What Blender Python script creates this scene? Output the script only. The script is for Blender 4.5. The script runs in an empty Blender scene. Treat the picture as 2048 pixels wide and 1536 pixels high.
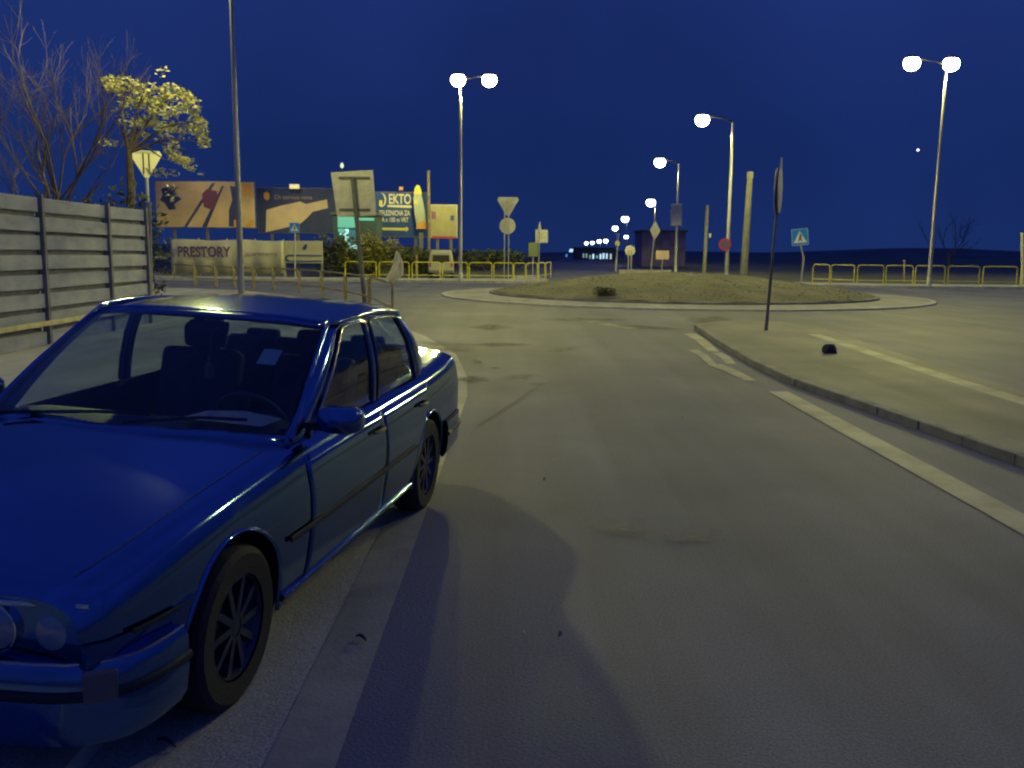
import bpy, bmesh, math, random
from mathutils import Vector, Matrix
R = math.radians
random.seed(7)
scene = bpy.context.scene
COL = scene.collection

# ------------------------------------------------------------------ camera
CH, CP, CR, CF = 1.80, R(8.27), R(0.5), 1810.0      # height, pitch, roll, focal in px of the 2048 wide photo
cd = bpy.data.cameras.new('camera'); cam = bpy.data.objects.new('camera', cd); COL.objects.link(cam)
cd.sensor_fit = 'HORIZONTAL'; cd.sensor_width = 36.0; cd.lens = 36.0 * CF / 2048.0
cd.clip_start = 0.05; cd.clip_end = 6000
cam.matrix_world = Matrix.Translation((0, 0, CH)) @ Matrix.Rotation(R(90) - CP, 4, 'X') @ Matrix.Rotation(CR, 4, 'Z')
scene.camera = cam

# ------------------------------------------------------------------ world: night sky
world = bpy.data.worlds.new('World'); scene.world = world; world.use_nodes = True
wn, wl = world.node_tree.nodes, world.node_tree.links
bg = wn['Background']
sky = wn.new('ShaderNodeTexSky'); sky.sky_type = 'NISHITA'; sky.sun_disc = False
sky.sun_elevation = R(-4.0); sky.sun_rotation = R(200)
tc = wn.new('ShaderNodeTexCoord'); sp = wn.new('ShaderNodeSeparateXYZ'); wl.new(tc.outputs['Generated'], sp.inputs[0])
rp = wn.new('ShaderNodeValToRGB'); wl.new(sp.outputs['Z'], rp.inputs[0])
e = rp.color_ramp.elements
e[0].position = 0.0; e[0].color = (0.0085, 0.0245, 0.118, 1)
e[1].position = 0.55; e[1].color = (0.0145, 0.0300, 0.178, 1)
m_ = e.new(0.10); m_.color = (0.0075, 0.0225, 0.118, 1)
nz = wn.new('ShaderNodeTexNoise'); nz.inputs['Scale'].default_value = 2.2; nz.inputs['Detail'].default_value = 3; wl.new(tc.outputs['Generated'], nz.inputs['Vector'])
mr = wn.new('ShaderNodeMapRange'); mr.inputs[1].default_value = .3; mr.inputs[2].default_value = .7; mr.inputs[3].default_value = .82; mr.inputs[4].default_value = 1.28; wl.new(nz.outputs['Fac'], mr.inputs[0])
vm = wn.new('ShaderNodeVectorMath'); vm.operation = 'SCALE'; wl.new(rp.outputs['Color'], vm.inputs[0]); wl.new(mr.outputs[0], vm.inputs['Scale'])
tint = wn.new('ShaderNodeVectorMath'); tint.operation = 'MULTIPLY'; wl.new(sky.outputs['Color'], tint.inputs[0]); tint.inputs[1].default_value = (.06, .09, .22)
ad = wn.new('ShaderNodeVectorMath'); ad.operation = 'ADD'; wl.new(vm.outputs[0], ad.inputs[0]); wl.new(tint.outputs[0], ad.inputs[1])
wl.new(ad.outputs[0], bg.inputs['Color']); bg.inputs['Strength'].default_value = 1.0

vs = scene.view_settings; vs.view_transform = 'Standard'; vs.look = 'None'; vs.exposure = 0; vs.gamma = 1; vs.use_curve_mapping = False
scene.render.engine = 'CYCLES'; scene.cycles.filter_width = 2.2
scene.cycles.max_bounces = 6; scene.cycles.transparent_max_bounces = 24
scene.cycles.sample_clamp_indirect = 3.0
LAMP = (1.0, 0.93, 0.21)
P_MAIN = 640

# ------------------------------------------------------------------ pixel <-> world helpers (measuring the photograph)
MC = cam.matrix_world.to_3x3()
def ray(px, py): return (MC @ Vector(((px - 1024) / CF, -(py - 768) / CF, -1.0)))
def G(px, py, z=0.0):
    d = ray(px, py); t = (z - CH) / d.z; return Vector((d.x * t, d.y * t, z))
def V(px, py, Y):
    d = ray(px, py); t = Y / d.y; return Vector((d.x * t, Y, CH + d.z * t))

# ------------------------------------------------------------------ materials
MATS = {}
def mat(name, col, rough=.6, metal=0., coat=0., emis=None, es=0., noise=0., nscale=8., bump=0., bscale=60., spec=.5, coatr=.05, col2=None, lo=.35, hi=.65, streak=None):
    if name in MATS: return MATS[name]
    m = bpy.data.materials.new(name); m.use_nodes = True; n, l = m.node_tree.nodes, m.node_tree.links
    b = n['Principled BSDF']; b.inputs['Base Color'].default_value = (*col, 1); b.inputs['Roughness'].default_value = rough
    b.inputs['Metallic'].default_value = metal; b.inputs['Coat Weight'].default_value = coat; b.inputs['Coat Roughness'].default_value = coatr
    b.inputs['Specular IOR Level'].default_value = spec
    if emis: b.inputs['Emission Color'].default_value = (*emis, 1); b.inputs['Emission Strength'].default_value = es
    t = n.new('ShaderNodeTexCoord')
    if noise or col2:
        nt = n.new('ShaderNodeTexNoise'); nt.inputs['Scale'].default_value = nscale; nt.inputs['Detail'].default_value = 6; nt.inputs['Roughness'].default_value = .62
        src = t.outputs['Object']
        if streak:
            mp = n.new('ShaderNodeMapping'); mp.inputs['Scale'].default_value = streak; l.new(src, mp.inputs[0]); src = mp.outputs[0]
        l.new(src, nt.inputs['Vector'])
        r = n.new('ShaderNodeValToRGB'); l.new(nt.outputs['Fac'], r.inputs[0])
        c2 = col2 if col2 else tuple(min(1, c * (1 + noise)) for c in col); c1 = col if col2 else tuple(c * (1 - noise) for c in col)
        r.color_ramp.elements[0].position = lo; r.color_ramp.elements[0].color = (*c1, 1)
        r.color_ramp.elements[1].position = hi; r.color_ramp.elements[1].color = (*c2, 1)
        l.new(r.outputs[0], b.inputs['Base Color'])
    if bump:
        bt = n.new('ShaderNodeTexNoise'); bt.inputs['Scale'].default_value = bscale; bt.inputs['Detail'].default_value = 4; l.new(t.outputs['Object'], bt.inputs['Vector'])
        bp = n.new('ShaderNodeBump'); bp.inputs['Strength'].default_value = bump; bp.inputs['Distance'].default_value = .02
        l.new(bt.outputs['Fac'], bp.inputs['Height']); l.new(bp.outputs[0], b.inputs['Normal'])
    MATS[name] = m; return m

def asphalt(name, base, wear, scale=.35):
    m = mat(name, base, .78, bump=.30, bscale=70, noise=.01, nscale=scale)
    n, l = m.node_tree.nodes, m.node_tree.links; b = n['Principled BSDF']
    t = [x for x in n if x.type == 'TEX_COORD'][0]
    def no(s, d=8, st=None):
        q = n.new('ShaderNodeTexNoise'); q.inputs['Scale'].default_value = s; q.inputs['Detail'].default_value = d
        if st:
            mp = n.new('ShaderNodeMapping'); mp.inputs['Scale'].default_value = st; l.new(t.outputs['Object'], mp.inputs[0]); l.new(mp.outputs[0], q.inputs['Vector'])
        else: l.new(t.outputs['Object'], q.inputs['Vector'])
        return q
    a = no(scale); f = no(90, 2); s = no(1.5, 5, (1, .06, 1))
    r = n.new('ShaderNodeValToRGB'); l.new(a.outputs['Fac'], r.inputs[0])
    r.color_ramp.elements[0].position = .36; r.color_ramp.elements[0].color = (*base, 1)
    r.color_ramp.elements[1].position = .66; r.color_ramp.elements[1].color = (*wear, 1)
    m1 = n.new('ShaderNodeMapRange'); m1.inputs[1].default_value = .3; m1.inputs[2].default_value = .7; m1.inputs[3].default_value = .72; m1.inputs[4].default_value = 1.3; l.new(f.outputs['Fac'], m1.inputs[0])
    m2 = n.new('ShaderNodeMapRange'); m2.inputs[1].default_value = .35; m2.inputs[2].default_value = .65; m2.inputs[3].default_value = .82; m2.inputs[4].default_value = 1.14; l.new(s.outputs['Fac'], m2.inputs[0])
    mu = n.new('ShaderNodeMath'); mu.operation = 'MULTIPLY'; l.new(m1.outputs[0], mu.inputs[0]); l.new(m2.outputs[0], mu.inputs[1])
    v = n.new('ShaderNodeVectorMath'); v.operation = 'SCALE'; l.new(r.outputs[0], v.inputs[0]); l.new(mu.outputs[0], v.inputs['Scale'])
    l.new(v.outputs[0], b.inputs['Base Color']); return m

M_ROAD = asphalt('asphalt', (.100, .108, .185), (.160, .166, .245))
M_ROAD2 = asphalt('asphalt_new', (.10, .105, .13), (.14, .14, .17), .8)
M_PAVE = asphalt('concrete_paving', (.38, .38, .36), (.52, .51, .47), .7)
M_ISLE = asphalt('island_paving', (.15, .15, .17), (.23, .225, .225), .6)
M_APRON = asphalt('apron_paving', (.26, .26, .26), (.36, .35, .33), .5)
M_KERB = mat('kerb_stone', (.48, .47, .42), .8, noise=.2, nscale=3, bump=.3)
M_KERBD = mat('kerb_dark', (.22, .22, .22), .85, noise=.3, nscale=2, bump=.3)  # darker, mottled kerb stone
M_WHITE = mat('road_paint', (.22, .22, .21), .7, col2=(.40, .39, .35), nscale=1.6, lo=.3, hi=.6, bump=.2)
M_GRASS = mat('mound_soil', (.15, .15, .08), .95, col2=(.27, .25, .15), nscale=.5, bump=.35, bscale=5)
M_DIRT = mat('rough_ground', (.09, .10, .08), .95, col2=(.16, .16, .12), nscale=.35, bump=.6, bscale=6)
M_HILL = mat('far_hill', (.10, .12, .13), 1, noise=.3, nscale=.02)
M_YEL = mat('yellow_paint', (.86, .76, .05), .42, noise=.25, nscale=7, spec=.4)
M_STEEL = mat('galvanised_steel', (.46, .46, .43), .45, metal=.35, noise=.18, nscale=4, streak=(1, 1, .2))
M_DSTEEL = mat('dull_steel', (.16, .165, .17), .55, metal=.3, noise=.2, nscale=5)
M_CONC = mat('pole_concrete', (.20, .20, .18), .85, noise=.2, nscale=3, bump=.3)
M_BACK = mat('sign_back', (.42, .42, .38), .5, metal=.2, noise=.18, nscale=3)
M_BACKW = mat('sign_back_pale', (.58, .57, .50), .45, noise=.12, nscale=5)
M_WSIGN = mat('sign_white', (.86, .86, .82), .4)
M_RED = mat('sign_red', (.42, .035, .04), .45)
M_BLUE = mat('sign_blue', (.02, .26, .90), .4)
M_BLACK = mat('sign_black', (.02, .02, .025), .5)
M_SLAT = mat('fence_concrete', (.27, .30, .46), .85, col2=(.44, .45, .56), nscale=1.3, bump=.3, streak=(1, .35, 2.5))
M_SLATD = mat('fence_post', (.20, .20, .27), .85, noise=.2, nscale=3)
M_BARK = mat('bark', (.17, .135, .10), .9, noise=.3, nscale=7, bump=.6)
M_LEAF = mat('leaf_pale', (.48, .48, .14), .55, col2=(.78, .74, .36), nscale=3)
M_LEAFD = mat('leaf_dark', (.05, .07, .03), .65, col2=(.12, .13, .05), nscale=1.5)
M_TWIG = mat('twig', (.18, .14, .12), .9, noise=.2, nscale=4)
M_HEAD = mat('lamp_housing', (.45, .45, .42), .5, metal=.3)
M_GLOW = mat('lamp_glow', (.9, .9, .8), .4, emis=(1.0, .93, .66), es=26)
M_GLOWF = mat('lamp_glow_far', (.9, .9, .8), .4, emis=(.95, .95, 1.0), es=12)
M_WIN = mat('lit_window', (.7, .8, .8), .4, emis=(.55, .85, 1.0), es=1.1)
M_WIN2 = mat('lit_window_dim', (.5, .6, .5), .4, emis=(.35, .62, .45), es=.5)
M_GREEN = mat('lit_green', (.1, .8, .2), .4, emis=(.02, 1.0, .10), es=1.2)
M_CYAN = mat('lit_cyan', (.2, .6, .6), .4, emis=(.10, .62, .66), es=.28)
M_CYANB = mat('lit_cyan_bright', (.4, .8, .8), .4, emis=(.35, .9, 1.0), es=.95)
M_BEIGE = mat('poster_beige', (.46, .33, .19), .6, col2=(.62, .46, .27), nscale=.55)
M_NAVY = mat('poster_navy', (.035, .05, .16), .5, noise=.2, nscale=1)
M_PBLUE = mat('poster_blue', (.012, .06, .30), .5, noise=.15, nscale=1)
M_PLUM = mat('poster_plum', (.16, .05, .12), .6)
M_PINK = mat('poster_pink', (.55, .40, .36), .6, col2=(.66, .52, .36), nscale=.8)
M_ORNG = mat('poster_orange', (.60, .30, .06), .6)
M_PYEL = mat('poster_yellow', (.62, .58, .10), .6)
M_PGREY = mat('poster_grey', (.36, .40, .38), .6, noise=.15, nscale=1)
M_PCREAM = mat('poster_cream', (.34, .31, .21), .6, noise=.12, nscale=1)
M_BANNER = mat('banner_cloth', (.46, .44, .33), .7, col2=(.58, .55, .42), nscale=.8)
M_WALL = mat('pale_plaster', (.46, .42, .33), .85, noise=.15, nscale=.6)
M_WALLR = mat('red_plaster', (.36, .27, .32), .9, noise=.25, nscale=.5)
M_CLOTH = mat('white_plastic', (.88, .86, .74), .5, noise=.06, nscale=9)
_n, _l = M_CLOTH.node_tree.nodes, M_CLOTH.node_tree.links
_t = _n.new('ShaderNodeBsdfTranslucent'); _t.inputs[0].default_value = (.95, .92, .8, 1); _m = _n.new('ShaderNodeMixShader'); _m.inputs[0].default_value = .8
_l.new(_n['Principled BSDF'].outputs[0], _m.inputs[1]); _l.new(_t.outputs[0], _m.inputs[2]); _l.new(_m.outputs[0], _n['Material Output'].inputs['Surface'])
M_LITTER = mat('litter', (.05, .05, .06), .8)
M_YLEAF = mat('fallen_leaf', (.5, .42, .06), .7)
# car
M_PAINT = mat('car_paint', (.12, .225, .45), .10, metal=1.0, coat=0, coatr=.03, noise=.03, nscale=3)  # near-black car; the blue night veil is put into the paint colour
M_RUB = mat('car_rubber', (.02, .022, .03), .55)
M_TYRE = mat('tyre', (.022, .022, .026), .8, bump=.3, bscale=80)
M_ALU = mat('rim_alloy', (.07, .09, .14), .35, metal=.8)
M_CHROME = mat('chrome', (.75, .74, .68), .16, metal=1.0)
M_SEAT = mat('seat_cloth', (.10, .12, .18), .9, noise=.2, nscale=9)
M_DASH = mat('dash_plastic', (.09, .10, .14), .6)
M_SHEET = mat('pale_sheet', (.85, .85, .72), .7, noise=.1, nscale=12)
M_STICK = mat('sticker', (.65, .85, .78), .5)
M_LENS = mat('headlight_glass', (.30, .34, .38), .22, metal=.3, coat=1)
M_AMBER = mat('indicator_glass', (.16, .14, .13), .25, coat=1)
M_TAIL = mat('tail_glass', (.30, .02, .02), .25, coat=1)
def glass(name, tint, refl=1.0):
    m = bpy.data.materials.new(name); m.use_nodes = True; n, l = m.node_tree.nodes, m.node_tree.links
    n.remove(n['Principled BSDF']); o = n['Material Output']
    tr = n.new('ShaderNodeBsdfTransparent'); tr.inputs[0].default_value = (*tint, 1)
    gl = n.new('ShaderNodeBsdfGlossy'); gl.inputs['Roughness'].default_value = .03; gl.inputs[0].default_value = (refl, refl, refl, 1)
    lw = n.new('ShaderNodeLayerWeight'); pw = n.new('ShaderNodeMath'); pw.operation = 'POWER'; pw.inputs[1].default_value = 4.5; l.new(lw.outputs['Facing'], pw.inputs[0])
    fr = n.new('ShaderNodeMath'); fr.operation = 'MULTIPLY_ADD'; fr.inputs[1].default_value = .85; fr.inputs[2].default_value = .05; l.new(pw.outputs[0], fr.inputs[0])
    mx = n.new('ShaderNodeMixShader'); l.new(fr.outputs[0], mx.inputs[0]); l.new(tr.outputs[0], mx.inputs[1]); l.new(gl.outputs[0], mx.inputs[2])
    l.new(mx.outputs[0], o.inputs['Surface']); return m
M_GLASS = glass('car_glass', (.56, .64, .70))

# ------------------------------------------------------------------ mesh builder
class MB:
    def __init__(s): s.v = []; s.f = []; s.m = []; s.cur = 0
    def quad(s, *p):
        i = len(s.v); s.v += [Vector(q) for q in p]; s.f.append(list(range(i, i + len(p)))); s.m.append(s.cur); return s
    def box(s, c, d, rot=None):
        c = Vector(c); hx, hy, hz = d[0] / 2, d[1] / 2, d[2] / 2; i = len(s.v)
        for x in (-hx, hx):
            for y in (-hy, hy):
                for z in (-hz, hz):
                    q = Vector((x, y, z)); q = (rot @ q) if rot else q; s.v.append(c + q)
        for f in ((0, 1, 3, 2), (4, 6, 7, 5), (0, 4, 5, 1), (2, 3, 7, 6), (0, 2, 6, 4), (1, 5, 7, 3)): s.f.append([i + k for k in f]); s.m.append(s.cur)
        return s
    def tube(s, pts, r, n=10, cap=True, flat=None):
        pts = [Vector(p) for p in pts]; rr = r if isinstance(r, (list, tuple)) else [r] * len(pts); i0 = len(s.v); up = None
        for k, p in enumerate(pts):
            a = pts[max(0, k - 1)]; b = pts[min(len(pts) - 1, k + 1)]; d = (b - a).normalized()
            if up is None: up = Vector((0, 0, 1)) if abs(d.z) < .9 else Vector((1, 0, 0))
            x = d.cross(up).normalized(); y = x.cross(d).normalized(); up = y
            for j in range(n):
                t = 2 * math.pi * j / n; fy = flat if flat else 1
                s.v.append(p + (x * math.cos(t) * fy + y * math.sin(t)) * rr[k])
        for k in range(len(pts) - 1):
            for j in range(n):
                a = i0 + k * n + j; b = i0 + k * n + (j + 1) % n; s.f.append([a, b, b + n, a + n]); s.m.append(s.cur)
        if cap:
            s.f.append([i0 + j for j in range(n)][::-1]); s.m.append(s.cur)
            e_ = i0 + (len(pts) - 1) * n; s.f.append([e_ + j for j in range(n)]); s.m.append(s.cur)
        return s
    def lathe(s, prof, c=(0, 0, 0), axis='Z', n=24, cap=True):
        i0 = len(s.v); c = Vector(c)
        for (r, h) in prof:
            for j in range(n):
                t = 2 * math.pi * j / n; a, b = r * math.cos(t), r * math.sin(t)
                s.v.append(c + (Vector((a, b, h)) if axis == 'Z' else Vector((a, h, b)) if axis == 'Y' else Vector((h, a, b))))
        for k in range(len(prof) - 1):
            for j in range(n):
                a = i0 + k * n + j; b = i0 + k * n + (j + 1) % n; s.f.append([a, b, b + n, a + n]); s.m.append(s.cur)
        if not cap: return s
        s.f.append([i0 + j for j in range(n)][::-1]); s.m.append(s.cur)
        e_ = i0 + (len(prof) - 1) * n; s.f.append([e_ + j for j in range(n)]); s.m.append(s.cur)
        return s
    def prism(s, poly, z0, z1):            # poly of (x,y) extruded in z
        n = len(poly); i = len(s.v)
        s.v += [Vector((p[0], p[1], z0)) for p in poly] + [Vector((p[0], p[1], z1)) for p in poly]
        s.f.append([i + k for k in range(n)][::-1]); s.m.append(s.cur); s.f.append([i + n + k for k in range(n)]); s.m.append(s.cur)
        for k in range(n): s.f.append([i + k, i + (k + 1) % n, i + n + (k + 1) % n, i + n + k]); s.m.append(s.cur)
        return s
    def plate(s, poly, y0, y1):            # poly of (x,z) extruded in y (a flat panel facing the viewer)
        n = len(poly); i = len(s.v)
        s.v += [Vector((p[0], y0, p[1])) for p in poly] + [Vector((p[0], y1, p[1])) for p in poly]
        s.f.append([i + k for k in range(n)]); s.m.append(s.cur); s.f.append([i + n + k for k in range(n)][::-1]); s.m.append(s.cur)
        for k in range(n): s.f.append([i + k, i + n + k, i + n + (k + 1) % n, i + (k + 1) % n]); s.m.append(s.cur)
        return s
    def grid(s, rows, closed=False):
        i0 = len(s.v); n = len(rows[0])
        for r_ in rows: s.v += [Vector(p) for p in r_]
        for a in range(len(rows) - 1):
            for b in range(n if closed else n - 1):
                c = (b + 1) % n; s.f.append([i0 + a * n + b, i0 + a * n + c, i0 + (a + 1) * n + c, i0 + (a + 1) * n + b]); s.m.append(s.cur)
        return s
    def build(s, name, m, parent=None, smooth=None, solid=0, weld=False, bevel=0):
        me = bpy.data.meshes.new(name); me.from_pydata([tuple(v) for v in s.v], [], s.f)
        mats = m if isinstance(m, (list, tuple)) else [m]
        for q in mats: me.materials.append(q)
        for p, k in zip(me.polygons, s.m): p.material_index = k
        bm = bmesh.new(); bm.from_mesh(me)
        if weld: bmesh.ops.remove_doubles(bm, verts=bm.verts, dist=1e-4)
        bmesh.ops.recalc_face_normals(bm, faces=bm.faces); bm.to_mesh(me); bm.free()
        if smooth is not None:
            me.shade_smooth()
            try: me.set_sharp_from_angle(angle=R(smooth))
            except Exception: pass
        o = bpy.data.objects.new(name, me); COL.objects.link(o)
        if parent: o.parent = parent
        if bevel:
            b = o.modifiers.new('bevel', 'BEVEL'); b.width = bevel; b.segments = 3; b.limit_method = 'ANGLE'
        if solid:
            k = o.modifiers.new('solid', 'SOLIDIFY'); k.thickness = solid; k.offset = -1
        return o
def tag(o, label=None, cat=None, group=None, kind=None):
    if label: o['label'] = label
    if cat: o['category'] = cat
    if group: o['group'] = group
    if kind: o['kind'] = kind
    return o
def thing(name, label, cat, loc=(0, 0, 0), rz=0, group=None):
    o = bpy.data.objects.new(name, None); COL.objects.link(o); o.location = loc; o.rotation_euler = (0, 0, rz); o.empty_display_size = .2
    return tag(o, label, cat, group)
def struct(o): o['kind'] = 'structure'; return o
def dup(root, loc, rz=0, label=None, sc=None):
    r = root.copy(); COL.objects.link(r); r.location = loc; r.rotation_euler = (0, 0, rz)
    if label: r['label'] = label
    if sc: r.scale = sc
    for ch in list(root.children):
        c = ch.copy(); COL.objects.link(c); c.parent = r
        for g in list(ch.children):
            d = g.copy(); COL.objects.link(d); d.parent = c
    return r
def text_mb(mb, txt, x0, z0, h, w, y, depth=.01, bold=0.0, slant=0):
    cu = bpy.data.curves.new('t', 'FONT'); cu.body = txt; cu.extrude = 0; cu.offset = bold; ob = bpy.data.objects.new('t', cu); COL.objects.link(ob)
    bpy.context.view_layer.update()
    me = bpy.data.meshes.new_from_object(ob.evaluated_get(bpy.context.evaluated_depsgraph_get()))
    xs = [v.co.x for v in me.vertices]; ys = [v.co.y for v in me.vertices]; a, b = min(xs), max(xs); c, d = min(ys), max(ys)
    i = len(mb.v)
    for v in me.vertices:
        u = (v.co.x - a) / (b - a); q = (v.co.y - c) / (d - c); mb.v.append(Vector((x0 + u * w + slant * q * h, y, z0 + q * h)))
    for p in me.polygons: mb.f.append([i + k for k in p.vertices]); mb.m.append(mb.cur)
    bpy.data.objects.remove(ob); bpy.data.curves.remove(cu); bpy.data.meshes.remove(me)

# ================================================================== SETTING
def sheet(name, poly, z, m, thick=None):
    mb = MB()
    if thick: mb.prism(poly, z - thick, z)
    else: mb.quad(*[(p[0], p[1], z) for p in poly])
    return struct(mb.build(name, m))
def xy(v): return (v[0], v[1])
sheet('ground', [(-900, -30), (900, -30), (900, 1500), (-900, 1500)], -0.012, M_DIRT)
def roadc(Y): return 5.0 + .062 * (Y - 50) + .00003 * (Y - 50) ** 2
# carriageway: approach lane, roundabout and the crossing road
rp_ = [(-60, 30), (-60, 54), (-8, 53.2), (60, 49.5), (60, 12), (25, 10), (25, -8), (-25, -8), (-25, 30)]
sheet('road', rp_, 0.0, M_ROAD)
mb = MB(); Ys = [49.6, 56, 65, 80, 110, 150, 200, 260, 340, 430, 540, 680]
mb.grid([[(roadc(y) - 6, y, -.004), (roadc(y) + 6, y, -.004)] for y in Ys]); struct(mb.build('road_beyond', M_ROAD))

# pale strip left of the edge line, swinging left towards the corner
L0, L1, L2 = G(670, 1536), G(840, 1046), G(932, 800)
edge = [(-.60, -3), xy(L0), (-.60, 4.5), xy(L1), xy(G(885, 905)), xy(L2)]
corner = [(-.65, 13.0), (-1.0, 16), (-1.9, 19.5), (-3.0, 22.6), (-5.0, 27.5), (-7.6, 34.2), (-11.6, 39.2), (-20, 43), (-40, 46)]
base_x = lambda y: xy(L0)[0] + (y - L0.y) * ((L2.x - L0.x) / (L2.y - L0.y))
edge = [(base_x(y), y) for y in (-3, 0, 3, 6, 9, 11.2)]
poly = edge + corner + [(-40, 31), (-24.9, 31), (-24.9, -3)]
sheet('pavement', poly, .004, M_PAVE)
rk = [(-1.62, -3), (-1.58, 4), (-1.56, 9), (-1.62, 13), (-1.95, 16.3), (-2.75, 19.8), (-3.7, 23), (-5.7, 27.9), (-8.2, 34.6), (-12, 39.8), (-20, 43.6), (-40, 46.6)]
sheet('raised_pavement', rk + [(-40, 31), (-24.8, 31), (-24.8, -3)], .065, M_PAVE, .05)
mb = MB(); rows = []
for k, p in enumerate(rk):
    a = Vector(rk[max(0, k - 1)]); b = Vector(rk[min(len(rk) - 1, k + 1)]); d = (b - a).normalized(); nn = Vector((d.y, -d.x)); q = Vector(p)
    rows.append([(q.x + nn.x * .10, q.y + nn.y * .10, .003), (q.x + nn.x * .09, q.y + nn.y * .09, .067), (q.x - nn.x * .04, q.y - nn.y * .04, .069), (q.x - nn.x * .04, q.y - nn.y * .04, .05)])
mb.grid(rows); struct(mb.build('kerb', M_KERB))
# edge line on the seam, worn white
line_l = edge + [(-.62, 13.0)]
sheet('edge_line', [(x, y) for x, y in line_l[:6]] + [(x - .25, y) for x, y in line_l[:6]][::-1], .008, M_WHITE)
# darker repaired patches, stains near the rear of the car
def soft(name, col, amt=.75):
    m = mat(name, col, .85); n, l = m.node_tree.nodes, m.node_tree.links; b = n['Principled BSDF']
    t = n.new('ShaderNodeTexCoord'); ln = n.new('ShaderNodeVectorMath'); ln.operation = 'LENGTH'; l.new(t.outputs['Object'], ln.inputs[0])
    nt = n.new('ShaderNodeTexNoise'); nt.inputs['Scale'].default_value = 1.8; nt.inputs['Detail'].default_value = 5; l.new(t.outputs['Object'], nt.inputs['Vector'])
    ma = n.new('ShaderNodeMath'); ma.operation = 'MULTIPLY_ADD'; l.new(nt.outputs['Fac'], ma.inputs[0]); ma.inputs[1].default_value = 1.3; l.new(ln.outputs['Value'], ma.inputs[2])
    mr_ = n.new('ShaderNodeMapRange'); mr_.inputs[1].default_value = .7; mr_.inputs[2].default_value = 1.45; mr_.inputs[3].default_value = amt; mr_.inputs[4].default_value = 0; l.new(ma.outputs[0], mr_.inputs[0]); l.new(mr_.outputs[0], b.inputs['Alpha']); return m
def blotch(name, c, rx, ry, m, z, seed, rz=0):
    o = MB().quad((-1.2, -1.2, 0), (1.2, -1.2, 0), (1.2, 1.2, 0), (-1.2, 1.2, 0)).build(name, m); o.location = (c[0], c[1], z); o.scale = (rx, ry, 1); o.rotation_euler = (0, 0, rz); return struct(o)
def blotch_old(name, c, rx, ry, m, z, seed, n=22, rz=0):
    rnd = random.Random(seed); pts = []
    for k in range(n):
        t = 2 * math.pi * k / n; f = .72 + .42 * rnd.random(); x, y = rx * f * math.cos(t), ry * f * math.sin(t)
        pts.append((c[0] + x * math.cos(rz) - y * math.sin(rz), c[1] + x * math.sin(rz) + y * math.cos(rz)))
    return sheet(name, pts, z, m)
M_STD = soft('tar_stain', (.09, .09, .11), .8)
M_STP = soft('grit_stain', (.36, .34, .25), .5)
M_CRACK = mat('crack_dark', (.085, .085, .10), .9)
for k, (px, py, rx, ry, m, z) in enumerate([(1000, 690, .9, .5, M_STD, .012), (1040, 755, .55, .35, M_STP, .012), (940, 760, .5, .35, M_STD, .0125), (905, 700, .7, .5, M_STP, .0125),
        (990, 738, .14, .12, M_STD, .016), (1075, 770, .22, .16, M_STP, .016), (1130, 700, .9, .35, M_STP, .0122), (955, 725, .4, .12, M_STD, .0162), (1290, 655, 1.6, .6, M_STD, .0121), (1180, 640, 1.6, .9, M_STD, .0134), (1100, 590, 1.6, 1.2, M_STD, .0137), (980, 655, 1.3, .7, M_STD, .0141), (880, 690, 1.1, .6, M_STP, .0144), (1250, 1060, .35, .3, M_STP, .0125), (1380, 1075, .3, .25, M_STP, .0125), (1420, 640, 2.2, .8, M_STD, .0128)]):
    blotch('road_stain', G(px, py), rx, ry, m, z, k, rz=k * .7)
a, b = G(955, 856), G(1085, 770); mb = MB(); n_ = Vector((b.y - a.y, a.x - b.x, 0)).normalized() * .008
pts = [a.lerp(b, t / 8) + Vector((random.uniform(-.03, .03), 0, .017)) for t in range(9)]
mb.grid([[p - n_, p + n_] for p in pts]); struct(mb.build('road_crack', M_CRACK))

# right hand painted line and the worn pieces that carry it on
def strip(name, pts, w0, w1, m, z=.008):
    mb = MB(); rows = []
    for k, p in enumerate(pts):
        a = pts[max(0, k - 1)]; b = pts[min(len(pts) - 1, k + 1)]; d = (Vector(b[:2]) - Vector(a[:2])).normalized(); nn = Vector((d.y, -d.x)); w = w0 + (w1 - w0) * k / max(1, len(pts) - 1)
        rows.append([(p[0] - nn.x * w / 2, p[1] - nn.y * w / 2, z), (p[0] + nn.x * w / 2, p[1] + nn.y * w / 2, z)])
    mb.grid(rows); return struct(mb.build(name, m))
ra, rb = G(1556, 784), G(2070, 1062)
strip('lane_line', [xy(rb + (rb - ra) * .5), xy(rb), xy(ra.lerp(rb, .5)), xy(ra)], .27, .27, M_WHITE)
for k, (p, q, w) in enumerate([((1380, 668), (1428, 704), .30), ((1432, 706), (1462, 728), .22), ((1385, 700), (1425, 730), .20), ((1428, 730), (1500, 762), .26)]):
    a, b = G(*p), G(*q); strip('worn_line_piece', [xy(a), xy(a.lerp(b, .4) + Vector((.05, 0, 0))), xy(b)], w, w * .7, M_WHITE, .008 + .0006 * k)
for k, (p, q) in enumerate([((1138, 638), (1192, 645)), ((1204, 648), (1268, 657))]):
    a, b = G(*p), G(*q); strip('yield_line', [xy(a), xy(b)], .38, .38, M_WHITE, .008)
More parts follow.
